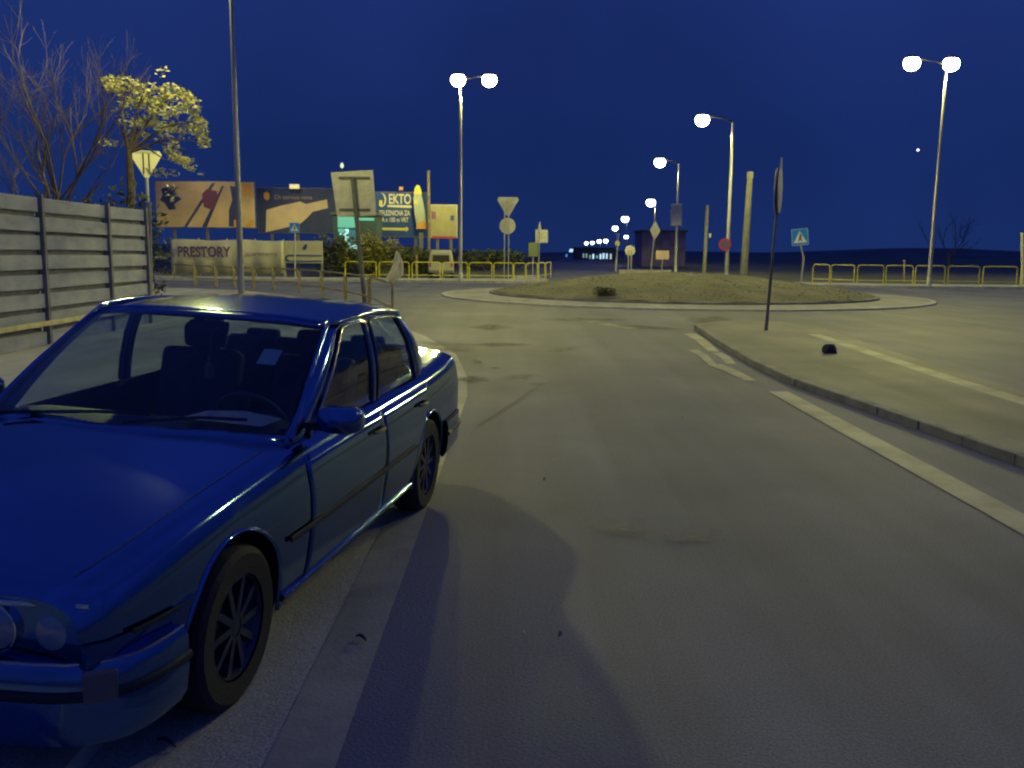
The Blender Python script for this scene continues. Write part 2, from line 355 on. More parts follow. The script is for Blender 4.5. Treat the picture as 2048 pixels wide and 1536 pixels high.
# raised splitter island
isl = [G(1395, 657), G(1440, 688), G(1520, 735), G(1600, 772), G(1700, 806), G(1850, 860), G(2048, 930), G(2400, 1060), G(2500, 1000), G(2300, 870), G(2052, 797), G(1900, 750), G(1760, 704), G(1640, 662), G(1560, 650), G(1450, 648)]
ip = [xy(p) for p in isl]
sheet('traffic_island', ip, .09, M_ISLE, .09)
mb = MB(); kp = [Vector((p[0], p[1], 0)) for p in ip[:8]]; kp.insert(0, Vector((ip[15][0], ip[15][1], 0)))
rnd = random.Random(77)
for k in range(len(kp) - 1):
    a, b = kp[k], kp[k + 1]; L = (b - a).length; nn_s = max(1, round(L / 1.0)); d = (b - a).normalized(); ang_ = math.atan2(d.y, d.x)
    for j in range(nn_s):
        c_ = a.lerp(b, (j + .5) / nn_s); c_ += Vector((d.y, -d.x, 0)) * (.02 + rnd.uniform(-.006, .006)); mb.box((c_.x, c_.y, .046 + rnd.uniform(-.002, .002)), (L / nn_s - .007, .13, .102), Matrix.Rotation(ang_ + R(rnd.uniform(-.6, .6)), 3, 'Z'))
o = mb.build('kerb_stones', M_KERBD, bevel=.012); struct(o)
# white kerb along the island's far edge
ks = [G(1628, 665, .13), G(1700, 688, .13), G(1780, 714, .13), G(1900, 752, .13), G(2000, 783, .13), G(2100, 812, .13), G(2300, 874, .13)]
strip('island_edge_line', [xy(p) for p in ks], .26, .30, M_WHITE, .096)
# roundabout island: apron, kerb, mound
IC = Vector((7.1, 39.2)); RO, RI = 10.15, 8.0
def ring(r, n=96, ry=1.0): return [(IC.x + r * math.cos(2 * math.pi * k / n), IC.y + ry * r * math.sin(2 * math.pi * k / n)) for k in range(n)]
mb = MB(); o_, i_ = ring(RO), ring(RI)
prof = [(RO + .02, -.01), (RO, .05), (RO - .18, .06)]
mb.grid([[(IC.x + r * math.cos(2 * math.pi * k / 96), IC.y + r * math.sin(2 * math.pi * k / 96), z) for k in range(96)] for r, z in prof], closed=True)
struct(mb.build('apron_kerb', M_KERB))
mb = MB(); mb.grid([[(IC.x + r * math.cos(2 * math.pi * k / 96), IC.y + r * math.sin(2 * math.pi * k / 96), z) for k in range(96)] for r, z in ((RO - .18, .06), (RI + .1, .09))], closed=True); struct(mb.build('apron', M_APRON))
mb = MB(); mb.grid([[(IC.x + r * math.cos(2 * math.pi * k / 96), IC.y + r * math.sin(2 * math.pi * k / 96), z) for k in range(96)] for r, z in ((RI + .12, .08), (RI + .1, .15), (RI - .05, .16))], closed=True); struct(mb.build('mound_kerb', M_KERBD))
mb = MB(); rnd = random.Random(3); rows = []
for r in [RI - .05, RI - .4, 7.2, 6.3, 5.3, 4.2, 3.1, 2, 1, .02]:
    t = 1 - r / RI; rows.append([(IC.x + r * math.cos(2 * math.pi * k / 96), IC.y + r * math.sin(2 * math.pi * k / 96), .16 + .86 * (1 - (r / RI) ** 1.7) + (rnd.uniform(-.03, .03) if 1 < r < 8 else 0)) for k in range(96)])
mb.grid(rows, closed=True); struct(mb.build('mound', M_GRASS, smooth=60))
# pavements behind the roundabout
lp = [(-60, 54.4), (-30, 54.2), (-8, 53.6), (-1, 53.3), (1.3, 54.2), (2.2, 57), (1.8, 64), (.2, 64), (-.2, 58.5), (-8, 58.2), (-60, 59)]
sheet('far_pavement', lp, .13, M_PAVE, .14)
rpv = [(14, 70), (13, 60), (13.5, 54.5), (16, 52.2), (22, 50.8), (60, 49.9), (60, 54.5), (22, 55), (17, 57), (16, 70)]
sheet('right_pavement', rpv, .13, M_PAVE, .14)
def kerbline(pts):
    mb = MB(); rows = []
    for k, p in enumerate(pts):
        a = Vector(pts[max(0, k - 1)]); b = Vector(pts[min(len(pts) - 1, k + 1)]); d = (b - a).normalized(); nn = Vector((d.y, -d.x))
        q = Vector(p); rows.append([(q.x + nn.x * .06, q.y + nn.y * .06, -.005), (q.x + nn.x * .05, q.y + nn.y * .05, .145), (q.x - nn.x * .12, q.y - nn.y * .12, .148), (q.x - nn.x * .12, q.y - nn.y * .12, .1)])
    mb.grid(rows); return struct(mb.build('kerb', M_KERB))
kerbline(lp[:7]); kerbline([rpv[k] for k in range(0, 6)])
# far hills behind everything
mb = MB(); rows = []; rnd = random.Random(5); N = 90
for j, (d, s) in enumerate(((900, 0), (1000, .6), (1150, 1.0), (1400, 1.0))):
    rows.append([(d * math.sin(-1.1 + 2.2 * k / N), d * math.cos(-1.1 + 2.2 * k / N), -2 + s * (8 + 3 * math.sin(k * .21 + 1) + 2 * math.sin(k * .53) + (14 if k < 30 else 0) * math.sin(k * .1) ** 2)) for k in range(N + 1)])
mb.grid(rows); struct(mb.build('hills', M_HILL, smooth=60))

# ================================================================== LAMPS
def lamp_light(name, root, loc, power, r=.22, spot=165):
    ld = bpy.data.lights.new(name, 'SPOT'); ld.energy = power; ld.color = LAMP; ld.shadow_soft_size = r; ld.spot_size = R(spot); ld.spot_blend = .25
    # road luminaire photometry: throws more light outwards than straight down
    ld.use_nodes = True; n, l = ld.node_tree.nodes, ld.node_tree.links; em = n['Emission']
    t = n.new('ShaderNodeTexCoord'); sp_ = n.new('ShaderNodeSeparateXYZ'); l.new(t.outputs['Normal'], sp_.inputs[0])
    ab_ = n.new('ShaderNodeMath'); ab_.operation = 'ABSOLUTE'; l.new(sp_.outputs['Z'], ab_.inputs[0])
    mx_ = n.new('ShaderNodeMath'); mx_.operation = 'MAXIMUM'; l.new(ab_.outputs[0], mx_.inputs[0]); mx_.inputs[1].default_value = .21
    pw_ = n.new('ShaderNodeMath'); pw_.operation = 'POWER'; l.new(mx_.outputs[0], pw_.inputs[0]); pw_.inputs[1].default_value = -2.35
    l.new(pw_.outputs[0], em.inputs['Strength'])
    lo = bpy.data.objects.new(name, ld); COL.objects.link(lo); lo.parent = root; lo.location = loc; return lo
M_ARM = mat('arm_steel', (.10, .10, .11), .6, metal=.3)
def luminaire(root, x, z, dirx, size=1.0, glow=None, yaw=0):
    """shallow oval luminaire with a bright bowl below, pointing along dirx"""
    hb = MB(); n = 20
    def oval(rx, ry, zz, cx): return [(cx + rx * math.cos(2 * math.pi * k / n), ry * math.sin(2 * math.pi * k / n), zz) for k in range(n)]
    s = size; cx = x + dirx * .12 * s
    hb.grid([oval(.02 * s, .02 * s, z + .19 * s, cx), oval(.18 * s, .13 * s, z + .17 * s, cx), oval(.28 * s, .2 * s, z + .10 * s, cx), oval(.29 * s, .23 * s, z + .055 * s, cx)], closed=True)
    h = hb.build('lamp_head', M_HEAD, root, smooth=50)
    gb = MB(); gb.grid([oval(.28 * s, .22 * s, z + .06 * s, cx), oval(.35 * s, .28 * s, z - .04 * s, cx), oval(.37 * s, .30 * s, z - .17 * s, cx), oval(.32 * s, .26 * s, z - .34 * s, cx), oval(.2 * s, .16 * s, z - .45 * s, cx), oval(.01, .01, z - .50 * s, cx)], closed=True)  # bowl drawn oversize and round, lamp glare put into its shape
    gb.build('lamp_bowl', glow or M_GLOW, h, smooth=50)
    return cx
def street_lamp(loc, H, arms, label, power, pr=.09, size=1.0, rz=0, lean=0, glow=None, group='street lamps around the roundabout'):
    t = thing('street_lamp', label, 'street lamp', loc, rz, group)
    mb = MB(); mb.tube([(0, 0, 0), (0, 0, H * .35), (0, 0, H - .3)], [pr * 1.25, pr, pr * .62], 12)
    mb.lathe([(pr * 1.8, 0), (pr * 1.8, .04), (pr * 1.5, .06), (pr * 1.35, .5), (pr * 1.2, .52)], n=14)
    mb.build('pole', M_STEEL, t, smooth=40)
    ab = MB()
    for dx, L in arms:
        ab.tube([(0, 0, H - .35), (dx * L * .3, 0, H - .08), (dx * L * .7, 0, H + .03), (dx * (L + .1), 0, H + .05)], [pr * .55, pr * .5, pr * .45, pr * .4], 8)
    ab.build('arm', M_ARM, t, smooth=40)
    for dx, L in arms:
        cx = luminaire(t, dx * L, H + .02, dx, size, glow)
        if power: lamp_light('lamp_light', t, (cx, 0, H - .58 * size), power)
    if lean: t.rotation_euler = (0, lean, rz)
    return t
def pole_at(px, py_base_or_none, Y): p = V(px, 505, Y); return Vector((p.x, Y, 0))
# twin-head lamp beyond the left barriers
def head_h(px, py, Y): return V(px, py, Y).z
p = G(921, 566); H = head_h(921, 155, p.y)
street_lamp((p.x, p.y, .13), H - .1, [(-1, .0), (1, 1.50)], 'tall twin-head street lamp standing behind the yellow barriers left of the far road', P_MAIN, size=1.15)
p = G(1857, 577); H = head_h(1880, 122, p.y)
street_lamp((p.x, p.y, .13), H - .1, [(1, .10), (-1, 1.75)], 'tall twin-head street lamp behind the right-hand yellow barriers', P_MAIN, size=1.2, lean=R(.4))
# near lamp on the left, head above the picture
NL = V(482, 560, 24.0)
street_lamp((NL.x, NL.y, .065), 10.0, [(1, 1.0)], 'nearest street lamp pole rising out of the picture left of centre', 540, pr=.068, size=1.0, rz=R(170))
street_lamp((12.2, 15.5, 0), 10.5, [(-1, 1.2)], 'tall street lamp just outside the right edge of the picture, lighting the splitter island', 170, size=1.0)
# single lamps along the road beyond
def along(hx, hy, polex, label, Hh=11.5, size=1.15, power=0, glow=None, group='single lamps lining the road beyond'):
    yh = 505 + (hx - 1024) * .0087; Y = (Hh - CH) * CF / (yh - hy) * .985
    hd = V(hx, hy, Y); po = V(polex, 505, Y); L = abs(hd.x - po.x)
    t = street_lamp((po.x, Y, -.004), hd.z, [(-1 if hd.x < po.x else 1, max(.15, L - .35 * size))], label, power, pr=.10 + Y * .0003, size=size, glow=glow, group=group)
    return t, Y
lampA, YA = along(1396, 234, 1455, 'single-arm street lamp over the road beyond, pole with a round red-ringed sign', size=1.3, power=400)
lampB, YB = along(1313, 320, 1352, 'second single-arm lamp along the far road, pole with a tall rectangular box', size=1.5, power=350)
lampC, YC = along(1296, 401, 1308, 'third lamp of the far row, behind the diamond sign', size=2.2, power=260, glow=M_GLOWF)
lampD, YD = along(1246, 435, 1252, 'fourth lamp of the far row above the round yellow marker', size=2.6, glow=M_GLOWF)
lampE, YE = along(1227, 454, 1232, 'fifth lamp of the far row left of the thin yellow marker pole', size=2.7, glow=M_GLOWF)
lampF, YF = along(1250, 472, 1254, 'small low lamp to the right of the receding row', Hh=9, size=2.2, glow=M_GLOWF)
for k, (x, y) in enumerate([(1211, 480), (1198, 481), (1184, 484), (1172, 485)]):
    along(x, y, x + 2, ['rightmost of the four far lamps close together above the lit windows', 'third from the left of the four far lamps above the lit windows', 'second from the left of the four far lamps above the lit windows', 'leftmost of the four far lamps above the lit windows'][k], Hh=8, size=2.6, glow=M_GLOWF, group='four farthest lamps in a row')

# ================================================================== BARRIERS
def barrier(a, b, label, group, m=M_YEL, h=1.05, r=.028, low=.28):
    a = Vector((a[0], a[1], 0)); b = Vector((b[0], b[1], 0)); z0 = 0; d = b - a; L = d.length; rz = math.atan2(d.y, d.x)
    t = thing('barrier', label, 'barrier', (a.x, a.y, barrier.z), rz, group)
    c = .14; mb = MB()
    pts = [(0, 0, 0), (0, 0, h - c)] + [(c - c * math.cos(q), 0, h - c + c * math.sin(q)) for q in (.4, .8, 1.2)] + [(c, 0, h), (L - c, 0, h)] + [(L - c + c * math.sin(q), 0, h - c + c * math.cos(q)) for q in (.4, .8, 1.2)] + [(L, 0, h - c), (L, 0, 0)]
    mb.tube(pts, r, 8); mb.build('frame', m, t, smooth=50)
    q = MB(); q.tube([(.02, 0, low), (L - .02, 0, low)], r * .85, 8); q.build('rail', m, t, smooth=50)
    return t
barrier.z = .13
xs = [(692, 752), (760, 820), (826, 880), (885, 935), (939, 983), (988, 1026)]
names = ['leftmost of the yellow hoop barriers on the far left pavement', 'far left yellow hoop barrier just left of the white plastic', 'far yellow hoop barrier behind the white plastic and the white van', 'far yellow hoop barrier left of the twin-head lamp pole', 'far yellow hoop barrier at the foot of the twin-head lamp pole', 'far yellow hoop barrier at the foot of the round and triangle signs']
yy = 54.3
xs = [(690, 752), (758, 818), (824, 880), (885, 935), (939, 984), (988, 1026)]
for k, (a, b) in enumerate(xs):
    pa, pb = V(a, 505, yy + .1 * k), V(b, 505, yy + .1 * k); barrier(pa, pb, names[k], 'yellow barriers on the far left pavement')
cor = [(1028, 54.6), (1053, 55.0), (1077, 55.9), (1092, 58.0), (1104, 61.5)]
cn = ['yellow barrier starting to turn the corner right of the triangle sign', 'yellow corner barrier below the square sign group', 'yellow barrier turned edge-on at the pavement corner', 'last yellow barrier receding along the far road']
for k in range(4):
    pa, pb = V(cor[k][0], 505, cor[k][1]), V(cor[k + 1][0] - 2, 505, cor[k + 1][1]); barrier(pa, pb, cn[k], 'yellow barriers on the far left pavement')
rx_ = [(1628, 1662, 53.6, 52.9), (1665, 1711, 52.9, 51.9), (1718, 1770, 51.7, 51.6), (1775, 1829, 51.6, 51.4), (1834, 1893, 51.3, 51.1), (1900, 1962, 51.0, 50.8), (1970, 2038, 50.7, 50.5), (2046, 2110, 50.4, 50.3)]
rn = ['leftmost yellow barrier of the right-hand row, turned away', 'second yellow barrier of the right-hand row, slightly angled', 'third yellow barrier from the left in the right-hand row', 'right-hand yellow barrier with a short dull post standing behind it', 'right-hand yellow barrier in front of the twin-head lamp pole', 'yellow barrier just right of the right twin-head lamp pole', 'yellow barrier second from the picture\'s right edge', 'yellow barrier cut off by the right edge of the picture']
for k, (a, b, ya, yb) in enumerate(rx_):
    barrier(V(a, 505, ya), V(b, 505, yb), rn[k], 'yellow barriers on the right pavement', h=1.13)
barrier.z = .065
nr = [(345, 50), (388, 44.5), (430, 43), (466, 42), (505, 41), (545, 40), (597, 37.5), (642, 35), (690, 31.5), (738, 27.8), (786, 22.4)]
nn_ = ['dull barrier farthest left of the near row, below the banner start', 'second dull barrier from the left under the banner lettering', 'third dull barrier from the left under the banner', 'dull barrier just left of the near lamp pole', 'dull barrier just right of the near lamp pole', 'dull barrier below the right part of the banner', 'dull barrier below the white sign with the blue drop', 'dull barrier left of the leaning sign pole', 'dull barrier crossing behind the leaning sign pole', 'nearest dull barrier with white plastic on its end post']
M_YELD = mat('dull_yellow_paint', (.36, .30, .12), .6, noise=.3, nscale=5)  # duller, darker yellow than the far barriers
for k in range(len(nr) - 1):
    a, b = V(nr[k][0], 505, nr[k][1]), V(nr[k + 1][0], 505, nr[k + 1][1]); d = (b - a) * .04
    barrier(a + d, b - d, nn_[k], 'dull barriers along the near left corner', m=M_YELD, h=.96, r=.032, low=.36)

# ================================================================== FENCE of concrete slats
fa, fb = V(-60, 380, 14.4), V(288, 415, 21.5)
FH = 2.74
dirv = Vector((fb.x - fa.x, fb.y - fa.y, 0)); FL = dirv.length
fence = thing('slat_fence', 'tall weathered grey fence of wide horizontal slats on the far left, one bay sagging', 'fence', (fa.x, fa.y, 0), math.atan2(dirv.y, dirv.x))
def cut_at(px):
    lo, hi = 0., 1.
    for _ in range(40):
        m = (lo + hi) / 2; q = fa.lerp(fb, m); xx = 1024 + CF * q.x / (q.y * math.cos(CP) + (CH - 1.8) * 0 + .14 * 0)
        if xx < px: lo = m
        else: hi = m
    return lo * FL
nb = 3; cuts = [0, cut_at(82), cut_at(214), FL]
for k in range(nb):
    mb = MB(); a, b = cuts[k] + .06, cuts[k + 1] - .06; rnd = random.Random(k)
    for j in range(8):
        zz = .06 + j * .342; rz = Matrix.Rotation(R(rnd.uniform(-.5, .5)) + (R(-1.8 + .5 * j) if (k == 2 and j < 4) else 0), 3, 'Y'); 
        mb.box(((a + b) / 2, (j % 2) * .012 + rnd.uniform(-.008, .008), zz + .12 + rnd.uniform(-.008, .008)), (b - a, .05, .255), rz)
    mb.build('panel', M_SLAT, fence, bevel=.012)
    MB().box(((a + b) / 2, .09, 1.36), (b - a, .03, 2.66)).build('backing', M_SLATD, fence)
for k in range(nb + 1):
    MB().box((cuts[k], -.01, 1.38), (.09, .12, 2.76)).build('post', M_SLATD, fence)
mb = MB(); mb.box((FL * .42, -.09, .455), (FL * .84, .06, .085)); mb.build('rail', mat('fence_rail', (.62, .56, .32), .6, noise=.2, nscale=3), fence)

# ================================================================== SIGNS
def tri(r, cx=0, cz=0, down=True):
    s = -1 if down else 1; out = []
    for k in range(3):
        t = s * math.pi / 2 + k * 2 * math.pi / 3
        for dt in (-.13, .13): out.append((cx + r * math.cos(t + dt), cz + r * math.sin(t + dt)))
    return out
def circ(r, cx=0, cz=0, n=32, sx=1): return [(cx + sx * r * math.cos(2 * math.pi * k / n), cz + r * math.sin(2 * math.pi * k / n)) for k in range(n)]
def rect(x0, z0, x1, z1): return [(x0, z0), (x1, z0), (x1, z1), (x0, z1)]
def posts(t, offs, h, r, m=M_STEEL, y=0, name='post', z0=0):
    for x in offs: MB().tube([(x, y, z0), (x, y, h)], r, 10).build(name, m, t, smooth=40)

# pale back of the yield sign by the fence (near lamp shines on it)
B = V(301, 505, 31); t = thing('yield_sign', 'downward triangle sign on two posts by the end of the slat fence, brightly lit', 'road sign', (B.x, B.y, .065), R(25))
zc = head_h(300, 322, 31) - .065; MB().plate(tri(.55, 0, zc), 0, .02).build('sign_panel', mat('bright_panel', (.92, .90, .72), .45), t, bevel=.004)
MB().plate(rect(-.34, zc + .25, .34, zc + .34), -.03, -.002).build('top_bracket', M_BACKW, t)
posts(t, [-.09, .09], zc + .25, .022, M_BLACK, -.05, z0=zc - .42); posts(t, [0], zc - .2, .05, M_STEEL, .06, 'pole')
# leaning rectangular sign in front of the billboards
Yn = 30.0; B = G(733, 648); B = Vector((V(731, 620, Yn).x, Yn, .004)); t = thing('direction_sign', 'large pale rectangular sign seen from behind on a leaning pole', 'road sign', B)
ang = R(3.0); wz0, wz1 = head_h(707, 432, Yn), head_h(707, 341, Yn); xo = lambda z: -(z) * math.tan(ang)
cx = V(709, 390, Yn).x - B.x
mb = MB(); mb.plate([(V(674, 432, Yn).x - B.x, head_h(674, 434, Yn)), (V(752, 432, Yn).x - B.x, head_h(752, 431, Yn)), (V(747, 432, Yn).x - B.x, head_h(747, 340, Yn)), (V(663, 432, Yn).x - B.x, head_h(663, 345, Yn))], .02, .045); mb.build('sign_panel', M_BACK if False else M_BACKW, t, bevel=.006)
for zf in (.14, .84):
    zz = wz0 + (wz1 - wz0) * zf; MB().box((cx, .0, zz), (1.0, .03, .07)).build('bracket', M_DSTEEL, t)
tp = V(706, 356, Yn); MB().tube([(0, -.05, 0), (tp.x - B.x, -.05, tp.z)], .075, 12).build('pole', M_DSTEEL, t, smooth=40)
# triangle and disc on twin posts
Ys_ = 57.2; B = V(1012, 505, Ys_); t = thing('twin_post_sign', 'downward triangle above a round disc, both seen from behind on twin posts', 'road sign', (B.x, B.y, .13))
z1 = head_h(1015, 408, Ys_) - .13; z2 = head_h(1015, 452, Ys_) - .13
MB().plate(tri(.72, .10, z1 - .02), 0, .03).build('yield_panel', M_BACK, t, bevel=.008); MB().plate(circ(.5, .08, z2), 0, .03).build('round_panel', M_BACKW, t, bevel=.008)
posts(t, [-.10, .16], z1 + .2, .035, M_STEEL, -.05)
# small cluster (1080,470)
B = V(1078, 505, 62); t = thing('sign_cluster', 'pole with a small edge-on triangle and a square sign beside the corner barriers', 'road sign', (B.x, B.y, .13), R(0))
z = head_h(1083, 472, 62) - .13; MB().plate(rect(-.25, z - .45, .58, z + .42), 0, .03).build('sign_panel', M_BACKW, t, bevel=.006)
zt = head_h(1077, 452, 62) - .13; MB().plate([(-.1, zt - .3), (.14, zt - .3), (.03, zt + .32)], -.02, .01).build('triangle_panel', M_BACKW, t)
posts(t, [0], z + .6, .04, M_STEEL, -.05)
B = V(1066, 505, 66); t = thing('green_sign', 'dull green square sign half hidden behind the square sign group', 'road sign', (B.x, B.y, .0)); z = head_h(1066, 499, 66)
MB().plate(rect(-.32, z - .5, .35, z + .5), 0, .03).build('sign_panel', mat('sign_green', (.18, .22, .10), .6), t); posts(t, [0], z, .04, M_STEEL, .05)
# round one on twin posts (1260,500)
B = V(1260, 505, 74); t = thing('round_sign', 'round sign on two close posts behind the mound, left of the diamond sign', 'road sign', (B.x, B.y, 0)); z = head_h(1260, 501, 74)
MB().plate(circ(.42, 0, z), 0, .03).build('sign_panel', M_BACKW, t); posts(t, [-.12, .12], z, .05, M_STEEL, -.04)
# diamond
Y_ = 58.; B = V(1305, 505, Y_); t = thing('priority_sign', 'diamond shaped sign on a slim pole beyond the mound', 'road sign', (B.x, B.y, 0)); z = head_h(1309, 461, Y_)
MB().plate([(.12 - .33, z), (.12, z - .62), (.12 + .33, z), (.12, z + .62)], 0, .03).build('sign_panel', M_BACKW, t); MB().tube([(-.1, 0.05, 0), (.1, .05, z)], .04, 8).build('pole', M_STEEL, t)
# red ring sign on lamp A's pole: own thing
Yq = YA - .25; q = V(1450, 489, Yq); t = thing('no_stopping_sign', 'round sign with a red ring mounted on the single-arm lamp pole', 'road sign', (q.x, Yq, q.z))
MB().plate(circ(.42), 0, .03).build('rim', M_RED, t); MB().plate(circ(.29), -.008, -.002).build('face', M_BLUE if False else mat('faded_blue', (.10, .08, .22), .5), t)
q = V(1353, 430, YB - .3); t = thing('pole_box', 'tall rectangular box mounted on the second single-arm lamp pole', 'sign', (q.x, q.y, q.z)); MB().box((0, 0, 0), (1.1, .25, 2.15)).build('panel', M_BACK, t, bevel=.03)
MB().box((0, -.135, 0), (.96, .01, 2.0)).build('face', mat('box_face', (.62, .62, .60), .6, noise=.15, nscale=2), t)
# small pale panel (1324,510)
Y_ = 70; q = V(1325, 510, Y_); t = thing('notice_board', 'small pale landscape panel on a post right of the diamond sign', 'sign', (q.x, Y_, 0)); MB().plate(rect(-.5, q.z - .33, .5, q.z + .33), 0, .03).build('sign_panel', M_PINK, t); posts(t, [0], q.z, .04, M_STEEL, .05)
# yellow round marker pole (1235,487)
Y_ = 90; q = V(1235, 487, Y_); t = thing('marker_pole', 'thin pole carrying a small round yellow marker near the far lamps', 'road sign', (q.x, Y_, 0)); MB().plate(circ(.24, 0, q.z), 0, .03).build('marker', M_PYEL, t)
MB().tube([(-.1, .05, 0), (0, .05, q.z), (.08, .05, q.z + 1.0)], [.1, .05, .07], 8).build('pole', M_STEEL, t)
# sign on the island, almost edge-on
B = G(1532, 661, .09); t = thing('island_sign', 'round sign with a triangle above, seen almost edge-on, on the splitter island pole', 'road sign', B, 0)
tz = head_h(1540, 330, B.y) - .13; zr = head_h(1540, 378, B.y) - .13; zb_ = head_h(1540, 432, B.y) - .13
MB().tube([(0, 0, 0), (.10, 0, zb_), (.13, 0, tz)], [.036, .032, .028], 12).build('pole', M_DSTEEL, t, smooth=40)
ra_ = R(69)
o = MB().plate(circ(.50, 0, 0), -.05, -.025).build('round_panel', M_BACKW, t, bevel=.004); o.location = (.12, 0, zr); o.rotation_euler = (0, 0, ra_)
o = MB().plate(circ(.50, 0, 0), .025, .05).build('round_panel', M_BACKW, t, bevel=.004); o.location = (.12, 0, zr); o.rotation_euler = (0, 0, ra_)
o = MB().plate(tri(.26, 0, 0, False), -.04, -.02).build('triangle_panel', M_BACK, t); o.location = (.125, 0, zr + .47); o.rotation_euler = (0, 0, ra_)
# pedestrian signs
def ped_face(mb_w, mb_k, cx, cz, s, y):
    mb_w.plate([(cx - .40 * s, cz - .34 * s), (cx + .40 * s, cz - .34 * s), (cx, cz + .34 * s)], y - .006, y)
    for a in ([(-.02, .14), (.05, .14), (.05, .21), (-.02, .21)], [(-.05, -.04), (.05, -.04), (.06, .12), (-.03, .12)], [(-.12, -.24), (-.05, -.24), (.02, -.04), (-.05, -.04)], [(.06, -.24), (.13, -.24), (.05, -.04), (-.02, -.04)], [(.05, .08), (.13, 0), (.14, .03), (.06, .12)]):
        mb_k.plate([(cx + x * s, cz + z * s) for x, z in a], y - .012, y - .0065)
def ped_sign(px, py, Y, s, tilt, label, bx, zbase, kink=True):
    B = V(bx, 505, Y); c = V(px, py, Y); t = thing('crossing_sign', label, 'road sign', (B.x, Y, zbase), 0, 'blue pedestrian crossing signs')
    f = MB().plate(rect(-s / 2, -s / 2, s / 2, s / 2), 0, .03).build('sign_panel', M_BLUE, t, bevel=.01); f.location = (c.x - B.x, 0, c.z - zbase); f.rotation_euler = (0, tilt, 0)
    e_ = MB(); 
    for (x0, z0, x1, z1) in ((-.5, -.5, .5, -.455), (-.5, .455, .5, .5), (-.5, -.45, -.455, .45), (.455, -.45, .5, .45)): e_.plate(rect(x0 * s, z0 * s, x1 * s, z1 * s), -.008, -.002)
    e_.build('border', mat('sign_pale_blue', (.30, .45, .62), .5), f)
    w, k = MB(), MB(); ped_face(w, k, 0, 0, s, -.003); w.build('triangle', M_WSIGN, f); k.build('walking_figure', M_BLACK, f)
    MB().tube([(0, .06, 0), (.08 if kink else 0, .06, (c.z - zbase) * .55), (c.x - B.x + .03, .06, c.z - zbase - s * .3)], .05, 10).build('pole', M_STEEL, t, smooth=40)
ped_sign(1600, 474, 56.0, 1.02, R(-6), 'blue square pedestrian crossing sign leaning on its bent pole left of the right barriers', 1606, .13)
ped_sign(589, 455, 57.5, .62, R(0), 'small blue pedestrian crossing sign in front of the bottle billboard', 589, .13, False)

# ================================================================== POLES
def pole(px0, py0, px1, py1, Y, r0, r1, m, name, label, cat, n=10, z0=0.0):
    a = V(px0, py0, Y); a.z = z0; b = V(px1, py1, Y); t = thing(name, label, cat, (a.x, Y, z0))
    MB().tube([(0, 0, 0), (b.x - a.x, 0, b.z - z0)], [r0, r1], n).build('shaft', m, t, smooth=40)
    return t, b
t, b = pole(1487, 555, 1500, 352, 62, .26, .17, M_CONC, 'utility_pole', 'thick leaning concrete utility pole between the lamp pole and island sign', 'pole')
MB().box((b.x - t.location.x, 0, b.z + .05), (.36, .3, .45)).build('pole_cap', M_CONC, t, bevel=.02)
t, b = pole(1408, 550, 1415, 410, 80, .17, .13, M_CONC, 'utility_pole', 'slim concrete pole left of the red-ringed sign', 'pole'); MB().box((.35, -.2, 3.4), (.16, .2, .35)).build('meter_box', M_BACKW, t, bevel=.02)
t, b = pole(858, 560, 857, 345, 68, .12, .11, mat('rusty_pole', (.22, .17, .12), .8, noise=.3, nscale=3), 'utility_pole', 'brownish pole between the blue billboard and the small poster board', 'pole'); MB().lathe([(.13, 0), (.13, .12), (.03, .16)], (b.x - t.location.x, 0, b.z), n=12).build('pole_cap', M_DSTEEL, t)
t, b = pole(296, 590, 294, 408, 22.6, .10, .10, M_SLATD, 'fence_pole', 'thick dark pole closing the end of the slat fence', 'pole'); MB().lathe([(.11, 0), (.10, .05), (.02, .07)], (b.x - t.location.x, 0, b.z), n=12).build('pole_cap', M_SLATD, t)
t, b = pole(1808, 576, 1809, 522, 53.5, .05, .05, M_YELD, 'bollard', 'short dull post behind the right-hand barriers', 'bollard'); MB().lathe([(.06, 0), (.05, .04), (.02, .06)], (b.x - t.location.x, 0, b.z), n=12).build('bollard_cap', M_YELD, t)
t, b = pole(833, 560, 833, 512, 58, .09, .06, M_YELD, 'bollard', 'thin yellowish post left of the white van', 'bollard'); MB().lathe([(.07, 0), (.06, .05), (.02, .07)], (b.x - t.location.x, 0, b.z), n=12).build('bollard_cap', M_YELD, t)
t, b = pole(2046, 580, 2045, 468, 56, .12, .11, M_BACK, 'utility_pole', 'pale post cut by the right edge of the picture', 'pole'); MB().lathe([(.12, 0), (.10, .06), (.02, .09)], (b.x - t.location.x, 0, b.z), n=12).build('pole_cap', M_BACK, t)

# ================================================================== BILLBOARDS
def board(name, label, px, Y, m_face, legs=2, lz=None, frame=M_DSTEEL, rz=0):
    """px = (left, top, right, bottom) in the photograph"""
    a = V(px[0], px[3], Y); b = V(px[2], px[1], Y); cx = (a.x + b.x) / 2; w = b.x - a.x; z0, z1 = a.z, b.z
    t = thing(name, label, 'billboard', (cx, Y, 0), rz)
    MB().plate(rect(-w / 2, z0, w / 2, z1), 0, .22).build('frame', frame, t, bevel=.02)
    MB().plate(rect(-w / 2 + .06, z0 + .06, w / 2 - .06, z1 - .06), -.02, -.002).build('poster', m_face, t)
    for k in range(legs):
        x = -w / 2 + w * (k + .5) / legs; MB().box((x, .16 + .12, z0 / 2), (.2, .2, z0)).build('leg', M_DSTEEL, t)
    return t, w, z0, z1, a, b
def P2(t, Y, px, py): q = V(px, py, Y); return (q.x - t.location.x, q.z)
